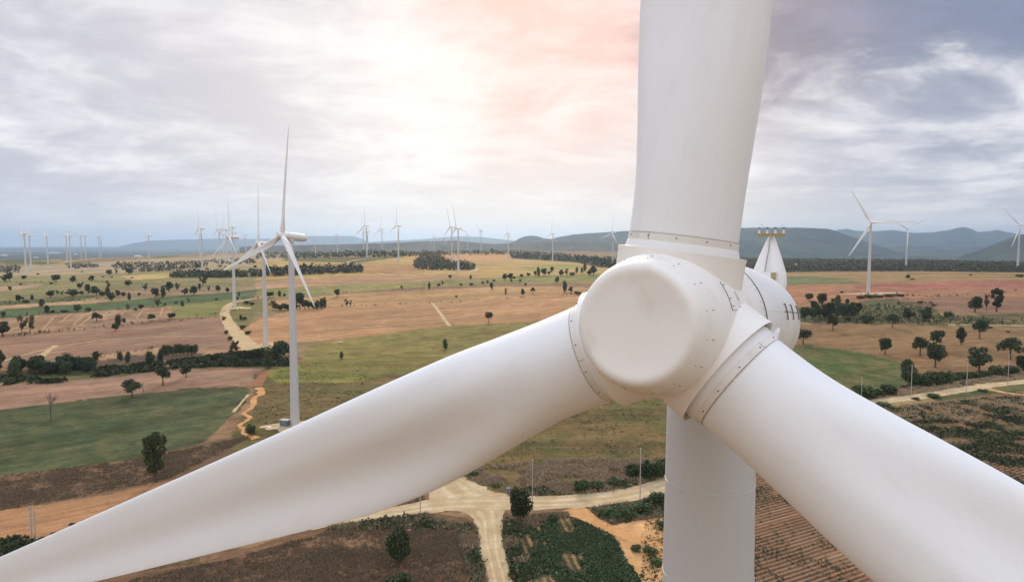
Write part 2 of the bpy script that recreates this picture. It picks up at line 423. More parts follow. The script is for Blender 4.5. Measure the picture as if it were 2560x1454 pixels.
def inside(poly, X, Y):
    c = np.zeros(X.shape, bool); n = len(poly)
    for i in range(n):
        x1, y1 = poly[i]; x2, y2 = poly[(i + 1) % n]
        if y1 == y2: continue
        c ^= ((y1 > Y) != (y2 > Y)) & (X < (x2 - x1) * (Y - y1) / (y2 - y1) + x1)
    return c
FIELDS = [
 # name, polygon, colour, second colour, (row, patch, fine), row line px, spacing m, max distance
 ('far_left_tan', [(-400,672),(0,668),(300,652),(640,632),(720,636),(700,662),(440,682),(-400,700)], (176,158,136),(150,140,108),(.2,.5,.3), ((0,690),(300,675)), 9, 3300),
 ('left_olive', [(-400,700),(0,692),(430,676),(720,660),(720,705),(430,722),(-400,745)], (158,144,106),(122,122,80),(.2,.7,.4), ((0,700),(300,690)), 9, 2500),
 ('left_yellow', [(300,690),(430,682),(540,676),(700,672),(720,690),(560,684),(430,694),(330,700)], (190,166,112),(160,146,98),(.1,.4,.3), None, 8, 2500),
 ('left_green_a', [(-400,712),(0,704),(220,700),(330,702),(460,700),(560,698),(640,702),(640,716),(450,722),(300,735),(-400,775)], (124,122,84),(146,134,96),(.1,.6,.4), None, 8, 2200),
 ('left_pink_a', [(-400,722),(0,716),(120,708),(60,722),(0,727),(-400,735)], (172,146,122),(150,128,104),(.1,.4,.3), None, 8, 2200),
 ('left_pink_b', [(280,722),(560,716),(640,712),(650,730),(420,742),(270,748)], (156,130,108),(128,118,84),(.2,.7,.4), None, 8, 2200),
 ('left_tan_strip', [(-400,792),(0,764),(120,756),(270,748),(265,755),(110,764),(0,774),(-400,800)], (182,150,126),(160,132,108),(.1,.3,.3), None, 8, 2200),
 ('left_green_band', [(-400,800),(0,774),(110,765),(270,755),(400,742),(560,732),(720,714),(900,706),(900,716),(700,742),(600,748),(430,764),(240,778),(0,795),(-400,830)], (78,98,64),(98,108,72),(.25,.45,.35), ((0,780),(430,752)), 5, 1900),
 ('striped_tan', [(-400,822),(0,797),(90,787),(432,765),(430,793),(300,814),(0,842),(-400,870)], (158,128,108),(182,152,120),(.55,.35,.3), ((210,815),(330,770)), 26, 1400),
 ('yellow_green', [(433,765),(600,746),(612,772),(560,790),(430,797)], (142,136,84),(104,112,64),(.1,.8,.4), None, 5, 1400),
 ('left_tan_low', [(-400,866),(0,842),(300,814),(560,790),(572,812),(590,870),(560,893),(430,893),(240,920),(0,925),(-400,950)], (156,126,108),(130,102,90),(.35,.55,.35), ((0,880),(300,850)), 7, 1200),
 ('left_pale_strip', [(150,902),(300,880),(430,866),(575,872),(560,885),(420,890),(240,915)], (172,140,116),(150,120,100),(.3,.3,.3), ((0,900),(300,870)), 5, 1100),
 ('scrub_strip', [(200,920),(260,903),(400,893),(620,878),(730,900),(720,922),(560,918),(420,926),(240,945),(0,960),(-50,930)], (82,92,58),(112,100,72),(.0,.8,.7), None, 5, 900),
 ('dark_ditch', [(235,903),(330,888),(460,884),(520,880),(470,900),(380,900),(240,915)], (104,84,76),(84,74,66),(.0,.5,.6), None, 5, 900),
 ('tan_ditch', [(410,903),(560,893),(650,888),(650,900),(560,905),(420,918)], (164,130,108),(140,112,92),(.1,.5,.5), None, 5, 900),
 ('pink_field', [(-400,985),(0,962),(160,955),(420,927),(560,925),(668,918),(640,962),(480,970),(200,1000),(0,1022),(-400,1060)], (158,128,112),(134,106,96),(.2,.45,.3), ((0,1000),(300,970)), 4, 800),
 ('dark_green_field', [(-400,1062),(0,1022),(200,1000),(480,969),(612,966),(626,980),(560,1060),(500,1112),(300,1150),(0,1187),(-400,1240)], (64,82,56),(108,98,72),(.3,.42,.5), ((0,1100),(400,1040)), 3.2, 600),
 ('brown_stubble', [(-400,1240),(0,1187),(300,1150),(500,1112),(640,1080),(760,1060),(560,1160),(400,1205),(200,1245),(0,1278),(-400,1330)], (126,100,82),(102,88,68),(.35,.7,.9), ((0,1230),(400,1165)), 2.6, 500),
 ('sandy_field', [(-400,1330),(0,1278),(200,1245),(400,1203),(700,1150),(600,1300),(200,1360),(0,1420),(-400,1470)], (174,134,102),(150,112,90),(.4,.4,.5), ((0,1330),(300,1270)), 1.8, 450),
 ('sandy_scrub', [(-400,1480),(0,1366),(60,1372),(200,1360),(500,1300),(500,1600),(-400,1600)], (90,86,60),(130,105,78),(.1,.7,.9), None, 3, 400),
 ('slope_mix', [(640,935),(745,905),(1000,930),(1300,935),(1500,960),(1700,1005),(1700,1205),(1560,1232),(1350,1242),(1240,1230),(1130,1188),(900,1200),(560,1120),(600,1060),(628,990)], (94,94,56),(114,94,66),(.05,.95,.85), None, 3, 600),
 ('slope_green', [(660,930),(745,905),(900,905),(1010,925),(900,950),(700,960)], (112,118,62),(140,132,74),(.0,.7,.7), None, 3, 600),
 ('centre_upper_green', [(770,862),(900,842),(1130,814),(1450,797),(1765,800),(1765,880),(1300,900),(1000,895),(760,900)], (122,118,68),(146,130,82),(.45,.5,.4), ((800,890),(1300,850)), 7, 900),
 ('centre_lower_mix', [(760,900),(1000,892),(1300,890),(1765,880),(1765,960),(1300,938),(1000,932),(745,925)], (126,112,66),(108,112,60),(.0,.9,.7), None, 4, 700),
 ('centre_tan', [(610,812),(700,783),(760,767),(1080,757),(1440,735),(1765,735),(1765,800),(1450,797),(1130,814),(900,842),(760,855),(640,862),(590,835)], (180,142,108),(154,116,90),(.45,.45,.3), ((700,830),(1400,770)), 9, 1150),  # central tan and orange fields have the warm flare wash in their colour
 ('base_scrub', [(575,755),(690,752),(690,768),(640,785),(620,815),(600,830),(570,790)], (132,122,78),(96,100,60),(.0,.8,.7), None, 4, 1150),
 ('centre_upper_tan', [(690,752),(850,735),(1000,728),(1240,716),(1765,720),(1765,740),(1440,735),(1080,757),(760,767),(660,780)], (176,142,104),(158,130,92),(.3,.5,.3), ((700,760),(1300,725)), 9, 1500),
 ('centre_green_band', [(640,722),(760,716),(1000,703),(1250,692),(1765,682),(1765,704),(1280,708),(1000,720),(850,734),(640,748)], (124,126,76),(160,142,96),(.2,.6,.35), ((640,740),(1200,700)), 9, 1700),
 ('centre_pink', [(640,704),(900,690),(1100,690),(1250,693),(1000,704),(760,716),(640,722)], (176,142,116),(160,128,98),(.2,.4,.3), None, 8, 1900),
 ('plateau_yellow', [(640,650),(900,657),(1000,642),(1100,634),(1280,634),(1500,655),(1765,660),(1765,690),(1250,693),(900,692),(640,700)], (186,158,106),(158,136,86),(.1,.75,.45), None, 8, 2800),  # warm flare wash included in this colour and the plateau orange
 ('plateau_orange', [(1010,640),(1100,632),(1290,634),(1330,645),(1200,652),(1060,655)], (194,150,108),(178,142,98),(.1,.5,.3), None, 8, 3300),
 ('plateau_earth', [(900,664),(1060,660),(1060,684),(980,690),(900,680)], (180,140,100),(150,124,84),(.1,.7,.4), None, 8, 2600),
 ('plateau_green', [(1290,668),(1400,660),(1470,664),(1430,672),(1340,678)], (140,140,80),(160,148,92),(.1,.4,.3), None, 8, 2200),
 ('centre_right_green', [(1280,690),(1500,684),(1765,690),(1765,708),(1400,706),(1300,700)], (120,124,72),(150,138,88),(.1,.5,.3), None, 8, 1900),
 ('forest_floor', [(1760,630),(2900,630),(2900,682),(2560,681),(2300,678),(2100,678),(1760,684)], (62,64,56),(48,52,48),(0,.8,.5), None, 9, 6500),
 ('forest_floor', [(1275,638),(1320,634),(1420,640),(1500,648),(1765,655),(1765,676),(1500,668),(1440,656),(1350,650),(1280,646)], (74,68,52),(60,58,48),(0,.8,.5), None, 9, 6500),
 ('right_far_olive', [(1760,684),(2240,678),(2560,682),(3000,684),(3000,702),(2560,698),(2200,712),(1760,692)], (156,130,96),(126,112,80),(.2,.5,.3), ((2000,695),(2500,690)), 9, 1500),
 ('right_green', [(1760,692),(2040,690),(2110,696),(2160,708),(1960,716),(1760,716)], (108,116,80),(124,122,84),(.2,.3,.3), None, 9, 1500),
 ('right_orange', [(1760,716),(2160,708),(2400,702),(3000,692),(3000,770),(2200,764),(1760,765)], (166,124,98),(142,106,88),(.3,.5,.35), ((2000,740),(2500,722)), 9, 1300),
 ('right_red', [(2130,712),(2320,704),(3000,692),(3000,735),(2560,722),(2400,722),(2160,735)], (152,102,92),(164,116,98),(.45,.5,.3), ((2150,730),(2500,708)), 12, 1300),
 ('right_scrub', [(1960,768),(2060,770),(2180,748),(2280,745),(2340,762),(2355,790),(2240,812),(2000,806)], (78,88,60),(112,102,74),(.0,.7,.8), None, 5, 1000),
 ('right_tan', [(2235,750),(2400,738),(3000,740),(3000,792),(2450,782),(2350,775)], (150,116,98),(120,96,84),(.2,.8,.5), None, 6, 1000),
 ('right_green_stripe', [(2050,800),(2180,792),(2330,790),(2560,782),(3000,790),(3000,832),(2450,815),(2250,812)], (88,94,66),(130,110,86),(.1,.8,.6), None, 6, 900),
 ('right_tan_field', [(1760,802),(2060,812),(2180,808),(2420,822),(3000,830),(3000,945),(2300,945),(2230,905),(2030,863),(1760,872)], (142,114,86),(124,102,76),(.4,.6,.5), ((2050,860),(2400,840)), 5, 800),
 ('right_green_field', [(1760,866),(2030,862),(2180,886),(2262,912),(2275,965),(2180,1000),(1760,930)], (70,92,50),(112,100,72),(.2,.75,.6), ((2000,880),(2200,930)), 3, 620),
 ('roadside_brown', [(1700,1130),(2100,1000),(2180,985),(2300,950),(2500,935),(3000,920),(3000,950),(2560,950),(2190,1010),(1900,1100),(1670,1200)], (124,98,80),(88,80,60),(.0,.8,1.0), None, 3, 600),
 ('row_field_far', [(1690,1125),(2190,1020),(2560,975),(3000,960),(3000,1240),(2300,1240),(2000,1240),(1690,1240)], (142,110,86),(58,70,52),(.35,.85,1.0), ((2300,1160),(2560,1085)), 2.2, 520),
 ('row_field', [(1600,1290),(1670,1270),(1880,1190),(2100,1150),(2330,1130),(2560,1100),(3000,1080),(3000,1700),(1500,1700),(1600,1400)], (156,124,102),(72,62,56),(1.0,.55,.9), ((1890,1360),(2060,1310)), 1.75, 400),  # dark second colour paints the shade lying in the furrows
 ('verge_scrub', [(1440,1282),(1540,1262),(1700,1215),(1700,1300),(1560,1310),(1500,1318)], (92,84,60),(122,96,74),(.0,.7,1.0), None, 3, 400),
 ('sand_patch', [(1470,1290),(1530,1312),(1600,1292),(1700,1282),(1700,1560),(1610,1560),(1570,1400),(1540,1345)], (202,158,116),(214,172,128),(.1,.3,.4), None, 3, 400),
 ('green_crop', [(1290,1335),(1350,1300),(1450,1284),(1500,1318),(1535,1350),(1562,1400),(1600,1454),(1640,1560),(1330,1560),(1310,1400)], (58,64,48),(150,122,92),(.9,.5,.9), ((1450,1300),(1540,1454)), 2.2, 400),
 ('verge_right', [(1235,1276),(1300,1284),(1440,1280),(1450,1286),(1350,1300),(1290,1335),(1312,1400),(1335,1560),(1280,1560),(1258,1400),(1245,1330)], (116,92,74),(90,78,60),(.0,.7,1.0), None, 3, 400),
 ('brown_field', [(-400,1560),(100,1454),(500,1400),(860,1300),(1040,1282),(1160,1292),(1195,1330),(1210,1400),(1235,1560)], (126,98,80),(106,86,70),(.45,.5,.9), ((930,1420),(1150,1380)), 2.0, 500),
 ('brown_verge', [(820,1318),(1040,1278),(1165,1290),(1200,1340),(1225,1560),(1180,1560),(1175,1400),(1130,1310),(980,1318),(800,1340)], (88,76,56),(110,88,68),(.0,.8,1.0), None, 3, 500),
]
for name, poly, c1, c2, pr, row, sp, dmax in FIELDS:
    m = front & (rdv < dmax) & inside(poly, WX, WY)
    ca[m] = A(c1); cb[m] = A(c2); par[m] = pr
    if row:
        p0 = at(*row[0]); p1 = at(*row[1]); dxr, dyr = p1[0] - p0[0], p1[1] - p0[1]; L = math.hypot(dxr, dyr); dxr /= L; dyr /= L
    else: dxr, dyr = 1., 0.
    uv[m, 0] = (gx[m] * -dyr + gy[m] * dxr) / sp; uv[m, 1] = gx[m] * dxr + gy[m] * dyr

idx = np.arange(NV).reshape(nr, nc)
Q = np.stack([idx[:-1, :-1], idx[:-1, 1:], idx[1:, 1:], idx[1:, :-1]], -1).reshape(-1, 4)[:, ::-1]
GV = np.stack([gx, gy, GZ.ravel()], -1)

def ground_material():
    m, g, b = mat('field_soil', .95)
    b.inputs['Specular IOR Level'].default_value = .1
    a_, b_ = g.attr('ca'), g.attr('cb'); pr = g.sep(g.attr('par')); u = g.attr('uvr', 'Vector'); us = g.sep(u)
    pos = g.n.new('ShaderNodeNewGeometry').outputs['Position']
    n1 = g.noise(pos, .018, 5, .6); n2 = g.noise(pos, .09, 5, .62, .4); n3 = g.noise(pos, .55, 5, .7); n4 = g.noise(pos, 1.7, 3, .7)
    sv = g.comb(g.m('MULTIPLY', us[0], .9), g.m('MULTIPLY', us[1], .035), 0.0)
    streak = g.noise(sv, 1.0, 4, .6)
    band = g.noise(g.comb(g.m('MULTIPLY', us[0], .16), g.m('MULTIPLY', us[1], .006), 4.0), 1.0, 5, .6, .3)
    patch = g.ramp(g.m('ADD', g.m('MULTIPLY', n1, .40), g.m('ADD', g.m('MULTIPLY', n2, .38), g.m('MULTIPLY', n3, .22))), .40, .60)
    # rows in the second colour: plants, and painted furrow shade in row_field
    rowf = g.m('ADD', g.m('MULTIPLY', g.m('SINE', g.m('ADD', g.m('MULTIPLY', us[0], 6.2832), g.m('MULTIPLY', n2, 1.6))), .5), .5)
    rowf = g.ramp(g.m('ADD', rowf, g.m('MULTIPLY', g.m('SUBTRACT', n3, .5), 1.2)), .30, .72)
    mixf = g.m('MULTIPLY', patch, pr[1])
    mixf = g.m('ADD', mixf, g.m('MULTIPLY', g.m('SUBTRACT', rowf, .35), g.m('MULTIPLY', pr[0], .60)), clamp=True)
    mixf = g.m('ADD', mixf, g.m('MULTIPLY', g.m('SUBTRACT', streak, .5), g.m('MULTIPLY', pr[0], .9)), clamp=True)
    hue = g.ramp(g.noise(pos, .035, 4, .6), .35, .65, .0, .28)
    c = g.mix(mixf, a_, b_); c = g.mix(hue, c, g.vm('MULTIPLY', c, (1.12, .86, .74)))
    f = g.m('ADD', g.m('MULTIPLY', g.m('SUBTRACT', n3, .5), 1.5), g.m('MULTIPLY', g.m('SUBTRACT', n4, .5), 1.5))
    f = g.m('ADD', 1.0, g.m('MULTIPLY', f, g.m('ADD', .10, g.m('MULTIPLY', pr[2], .60))))
    f = g.m('MULTIPLY', f, g.ramp(n2, .28, .72, .80, 1.18))
    f = g.m('MULTIPLY', f, g.ramp(streak, .25, .75, .84, 1.14))
    f = g.m('MULTIPLY', f, g.ramp(band, .32, .68, .78, 1.18))
    tl = g.noise(g.comb(g.m('MULTIPLY', us[0], .42), g.m('MULTIPLY', us[1], .003), 9.0), 1.0, 3, .5)
    tl = g.m('SUBTRACT', 1.0, g.ramp(g.m('ABSOLUTE', g.m('SUBTRACT', tl, .5)), .0, .022))
    f = g.m('MULTIPLY', f, g.m('ADD', 1.0, g.m('MULTIPLY', tl, g.m('MULTIPLY', pr[0], .42))))
    spk2 = g.noise(pos, .05, 5, .72)
    f = g.m('MULTIPLY', f, g.ramp(spk2, .56, .66, 1.0, .78))
    spk = g.noise(g.vm('MULTIPLY', pos, (1, 1, 0)), .22, 4, .7)
    f = g.m('MULTIPLY', f, g.ramp(spk, .56, .70, 1.0, .72))
    c = g.vm('SCALE', c, g.m('MAXIMUM', f, .25))
    g.put(b.inputs['Base Color'], c)
    bp = g.n.new('ShaderNodeBump'); bp.inputs['Strength'].default_value = .5; bp.inputs['Distance'].default_value = .5
    g.put(bp.inputs['Height'], g.m('ADD', g.m('MULTIPLY', n3, g.m('ADD', .3, pr[2])), g.m('MULTIPLY', rowf, g.m('MULTIPLY', pr[0], .6))))
    g.put(b.inputs['Normal'], bp.outputs[0])
    return m
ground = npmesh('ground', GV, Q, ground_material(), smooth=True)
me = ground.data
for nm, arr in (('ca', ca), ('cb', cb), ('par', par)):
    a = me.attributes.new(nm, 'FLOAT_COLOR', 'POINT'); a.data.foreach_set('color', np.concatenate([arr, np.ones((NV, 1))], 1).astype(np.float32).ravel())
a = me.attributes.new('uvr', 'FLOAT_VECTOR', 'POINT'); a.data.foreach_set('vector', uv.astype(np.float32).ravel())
tag(ground, 'patchwork of tan, brown and green fields under the turbines', None, kind='structure')
GRID = (np.radians(azs), rad, GZ)
def gheight(x, y):
    """height of the ground sheet itself"""
    a = np.arctan2(x, y); r = np.hypot(x, y)
    i = np.clip(np.searchsorted(GRID[1], r) - 1, 0, nr - 2); j = np.clip(np.searchsorted(GRID[0], a) - 1, 0, nc - 2)
    fr = np.clip((r - GRID[1][i]) / (GRID[1][i + 1] - GRID[1][i]), 0, 1); fa = np.clip((a - GRID[0][j]) / (GRID[0][j + 1] - GRID[0][j]), 0, 1)
    z = GRID[2]
    return (z[i, j] * (1 - fr) + z[i + 1, j] * fr) * (1 - fa) + (z[i, j + 1] * (1 - fr) + z[i + 1, j + 1] * fr) * fa

def at_many(px, py, dmax=9000):
    d = rays(px, py); d = d / d[:, 1:2]; t = np.geomspace(60, dmax, 500)
    out = np.zeros((len(d), 3))
    for k in range(0, len(d), 2000):
        dd = d[k:k + 2000]; X = dd[:, 0:1] * t; Y = np.broadcast_to(t, X.shape); gz = gheight(X, Y); rz = CAM_Z + dd[:, 2:3] * t
        hit = rz <= gz; i = np.where(hit.any(1), hit.argmax(1), len(t) - 1); i = np.maximum(i, 1); r_ = np.arange(len(dd))
        f0 = rz[r_, i - 1] - gz[r_, i - 1]; f1 = rz[r_, i] - gz[r_, i]; tt = t[i - 1] + (t[i] - t[i - 1]) * np.clip(f0 / (f0 - f1 + 1e-9), 0, 1)
        out[k:k + 2000] = np.stack([dd[:, 0] * tt, tt, gheight(dd[:, 0] * tt, tt)], -1)
    return out
ROADS = []
def off_road(x, y):
    ok = np.ones(len(x), bool)
    for c, wd in ROADS:
        for (a, b) in zip(c[::2], wd[::2]): ok &= (x - a[0]) ** 2 + (y - a[1]) ** 2 > (b * .56 + .5) ** 2
    return ok
# ------------------------------------------------------------------ roads and tracks
def road_material(name, c, c2, tracks=True):
    m, g, b = mat(name, .95); b.inputs['Specular IOR Level'].default_value = .1
    pos = g.n.new('ShaderNodeNewGeometry').outputs['Position']
    us = g.sep(g.attr('uvr', 'Vector'))
    n1 = g.noise(pos, .12, 5, .6); n2 = g.noise(pos, 1.3, 4, .65)
    c_ = g.mix(g.ramp(n1, .35, .65), c, c2)
    st = g.noise(pos, .35, 5, .7); c_ = g.vm('SCALE', c_, g.ramp(st, .55, .70, 1.0, .78))
    f = g.ramp(n2, .2, .8, .88, 1.10)
    if tracks:
        lane = g.m('ABSOLUTE', g.m('SUBTRACT', g.m('ABSOLUTE', us[0]), .34))
        f = g.m('MULTIPLY', f, g.ramp(lane, .0, .20, 1.11, .92))
        f = g.m('MULTIPLY', f, g.ramp(g.noise(g.comb(g.m('MULTIPLY', us[0], 3.0), g.m('MULTIPLY', us[1], .04), 0), 1.5, 3), .3, .7, .90, 1.08))
    g.put(b.inputs['Base Color'], g.vm('SCALE', c_, f))
    return m
RM = road_material('gravel_road', tuple(A((208,190,164))), tuple(A((190,166,138))))
RMO = road_material('sandy_track', tuple(A((212,164,120))), tuple(A((196,146,104))), False)
RMP = road_material('pale_track', tuple(A((206,182,150))), tuple(A((190,164,132))), False)

def catmull(P, n=10):
    P = [np.array(p, float) for p in P]; P = [2 * P[0] - P[1]] + P + [2 * P[-1] - P[-2]]; out = []
    for i in range(1, len(P) - 2):
        for k in range(n):
            t = k / n
            out.append(.5 * (2 * P[i] + (P[i + 1] - P[i - 1]) * t + (2 * P[i - 1] - 5 * P[i] + 4 * P[i + 1] - P[i + 2]) * t * t + (3 * P[i] - P[i - 1] - 3 * P[i + 1] + P[i + 2]) * t ** 3))
    out.append(P[-2]); return np.array(out)
def road(name, px, width, m, label, lift=.06, smoothn=10, rag=.35, dmax=9000, world=None):
    pts = np.array([at(x, y, dmax)[:2] for x, y in px]) if world is None else np.array(world)
    c = catmull(pts, smoothn) if smoothn > 1 else pts
    wd = np.interp(np.linspace(0, 1, len(c)), np.linspace(0, 1, len(px)), width if isinstance(width, (list, tuple)) else [width] * len(px))
    # resample
    seg = np.concatenate([[0], np.cumsum(np.hypot(*np.diff(c, axis=0).T))]); n = max(int(seg[-1] / 1.5), 8); n = min(n, 900)
    s = np.linspace(0, seg[-1], n); c = np.stack([np.interp(s, seg, c[:, 0]), np.interp(s, seg, c[:, 1])], -1); wd = np.interp(s, seg, wd)
    t = np.gradient(c, axis=0); t /= np.linalg.norm(t, axis=1)[:, None] + 1e-9; nn = np.stack([-t[:, 1], t[:, 0]], -1)
    if c[:, 1].max() < 700: ROADS.append((c, wd))
    K = 9; V = []; U = []
    rng = np.random.default_rng(len(name) + int(abs(px[0][0])))
    for k in range(K):
        q = -1 + 2 * k / (K - 1)
        off = q * wd / 2
        if k in (0, K - 1): off = off + np.sign(q) * (fbm(s / 3.5 + 50 * k, s * 0 + 3, 8) - .5) * rag * wd
        p = c + nn * off[:, None]
        z = gheight(p[:, 0], p[:, 1]) + lift
        V.append(np.stack([p[:, 0], p[:, 1], z], -1)); U.append(np.stack([np.full(n, q), s, s * 0], -1))
    V = np.stack(V, 1).reshape(-1, 3); U = np.stack(U, 1).reshape(-1, 3)
    I = np.arange(n * K).reshape(n, K); q = np.stack([I[:-1, :-1], I[:-1, 1:], I[1:, 1:], I[1:, :-1]], -1).reshape(-1, 4)
    o = npmesh(name, V, q[:, ::-1], m); a = o.data.attributes.new('uvr', 'FLOAT_VECTOR', 'POINT'); a.data.foreach_set('vector', U.astype(np.float32).ravel())
    nz = np.zeros(len(o.data.polygons) * 3); o.data.polygons.foreach_get('normal', nz)
    if nz.reshape(-1, 3)[:, 2].mean() < 0: o.data.flip_normals()
    tag(o, label, None, kind='structure'); return o
LINES = [((140,787),(108,822)),((178,784),(150,806)),((218,781),(183,812)),((237,783),(200,814)),((270,778),(250,798)),((315,774),(297,792)),((358,770),(342,795)),((407,768),(400,790)),((96,790),(60,818))]
for a_, b_ in LINES: road('field_track', [a_, b_], 1.9, road_material('tilled_line', tuple(A((190,160,128))), tuple(A((176,144,114))), False), 'thin pale line across the striped tan field', .12, 5, .9)
road('field_track', [(0,905),(70,884),(150,866),(260,850),(400,842),(480,840),(565,838)], 2.0, RMP, 'thin pale path crossing the lower left tan field', .12, 8, .9)
road('field_track', [(140,863),(118,878),(97,898)], 4.5, RMP, 'short pale track down to the dense left grove', .12, 6, .5)
road('field_track', [(0,962),(30,950),(60,944)], 3.5, RMP, 'short pale track at the left edge below the grove', .12, 6, .5)
MAINROAD = [(300,1418),(500,1360),(640,1326),(760,1312),(870,1293),(1000,1278),(1100,1262),(1200,1258),(1330,1257),(1450,1252),(1560,1238),(1660,1212),(1780,1165),(1900,1112),(2050,1050),(2190,1006),(2280,994),(2400,975),(2480,962),(2560,954),(2760,934)]
road('road', MAINROAD, [9,9,9,9,9,10,12,12.5,12.5,12,11.5,11.5,12,12,11,11,10,10,10,10,10], RM, 'pale dirt road running from the junction to the right edge', .10, 10, .18)
road('side_road', [(1205,1262),(1222,1300),(1226,1350),(1236,1400),(1250,1454),(1275,1560)], [17,9.5,7.5,7,7,7], RM, 'dirt road leaving the junction towards the viewer', .06, 10, .18)
road('side_road', [(1180,1262),(1150,1236),(1125,1210),(1100,1180),(1060,1140),(990,1095),(900,1050)], [30,24,18,13,10,9,9], RM, 'dirt road widening into the junction from behind the left blade', .02, 10, .2)
road('field_track', [(1430,1270),(1490,1305),(1560,1338),(1640,1362),(1720,1385)], [9,6,5,5,5], RMO, 'orange sandy track beside the tower foot', .05, 8, .4)
road('access_road', [(700,742),(650,744),(615,750),(585,756),(567,768),(562,785),(575,812),(600,842),(625,866),(650,872)], [5,6,7,8,10,11,13,15,17,16], RMP, 'pale curved access road passing the second and third near turbines', .12, 8, .25)
road('eroded_track', [(664,925),(652,945),(640,965)], [7,7,6], road_material('red_earth', tuple(A((158,112,88))), tuple(A((146,102,82))), False), 'reddish earth track above the zigzag gully', .05, 6, .4)
road('eroded_track', [(648,968),(654,985),(637,992),(632,1012),(622,1024),(608,1033),(626,1042),(616,1052),(598,1063),(614,1073),(608,1080),(640,1096)], [4.5,5,3,3.2,2.6,3,2.4,2.6,2.4,3,2.4,3.5], RMO, 'sandy zigzag erosion gully left of the near turbine', .09, 5, .8)
road('field_track', [(622,985),(600,1010),(583,1030)], 1.6, RMP, 'thin pale footpath along the edge of the dark green field', .09, 6, .9)
road('field_track', [(1080,757),(1100,782),(1112,800),(1125,815)], 4.0, RMP, 'pale diagonal track across the wide tan field', .2, 5, .3)
road('field_track', [(790,826),(950,815),(1110,803)], 2.4, RMP, 'faint lighter line along the wide tan field', .16, 5, .7)
road('plateau_road', [(940,683),(985,689),(1060,686),(1150,683),(1185,677),(1190,671),(1160,667)], [9,12,10,12,10,9,8], RMP, 'pale loop road round the central turbine on the plateau', .5, 6, .3)
road('plateau_road', [(860,658),(905,648),(950,645)], 9, RMP, 'short pale road climbing to the plateau turbines', .6, 6, .3)
road('plateau_road', [(20,690),(65,688),(120,680),(178,675),(260,670)], [14,16,12,14,10], RMP, 'pale service road below the leftmost turbines', .6, 6, .4)
road('plateau_road', [(100,664),(160,657),(210,650),(250,645)], 14, RMP, 'pale ridge road behind the leftmost turbines', .9, 6, .4)
road('plateau_road', [(490,674),(530,676),(560,680),(600,684)], [14,8,7,7], RMP, 'pale track beside the turbine left of the near group', .6, 6, .4)
road('field_track', [(1940,692),(2060,687),(2180,682),(2320,680),(2460,682)], 7, RMP, 'pale track along the dark woodland on the right', .5, 6, .5)
road('field_track', [(2440,958),(2475,972),(2530,984),(2620,992)], [3,5,5,5], RMO, 'orange side track leaving the road at far right', .05, 6, .4)
road('field_track', [(2290,946),(2330,958),(2352,968)], 2.5, RMP, 'short pale path joining the road from the trees', .06, 6, .5)
road('field_track', [(2370,812),(2450,813),(2600,815)], 4, RMP, 'thin sandy line above the right-hand trees', .25, 6, .5)

def pad(name, px, py, rx, ry, label, m=RMP):
    x, y, z = at(px, py); V = []; n = 40
    V.append((x, y, gheight(np.array(x), np.array(y)) + .14))
    rings = 4
    for k in range(1, rings + 1):
        for i in range(n):
            a = 2 * math.pi * i / n; j = 1 + .18 * math.sin(3 * a + px) + .12 * math.sin(7 * a + py)
            X, Y = x + rx * j * math.cos(a) * k / rings, y + ry * j * math.sin(a) * k / rings
            V.append((X, Y, float(gheight(np.array(X), np.array(Y))) + .14))
    f = [(0, 1 + i, 1 + (i + 1) % n) for i in range(n)]
    for k in range(rings - 1):
        for i in range(n):
            j = (i + 1) % n; f.append((1 + k * n + i, 1 + (k + 1) * n + i, 1 + (k + 1) * n + j, 1 + k * n + j))
    o = obj(name, V, f, m); a = o.data.attributes.new('uvr', 'FLOAT_VECTOR', 'POINT')
    tag(o, label, None, kind='structure')
pad('gravel_pad', 662, 868, 16, 22, 'pale bare ground round the foot of the second near turbine')
pad('gravel_pad', 592, 770, 16, 14, 'pale bare ground round the foot of the third near turbine')
pad('gravel_pad', 728, 1062, 13, 9, 'bare ground round the foot of the near turbine')
pad('gravel_pad', 2180, 733, 40, 10, 'bare strip round the foot of the right-hand turbine')

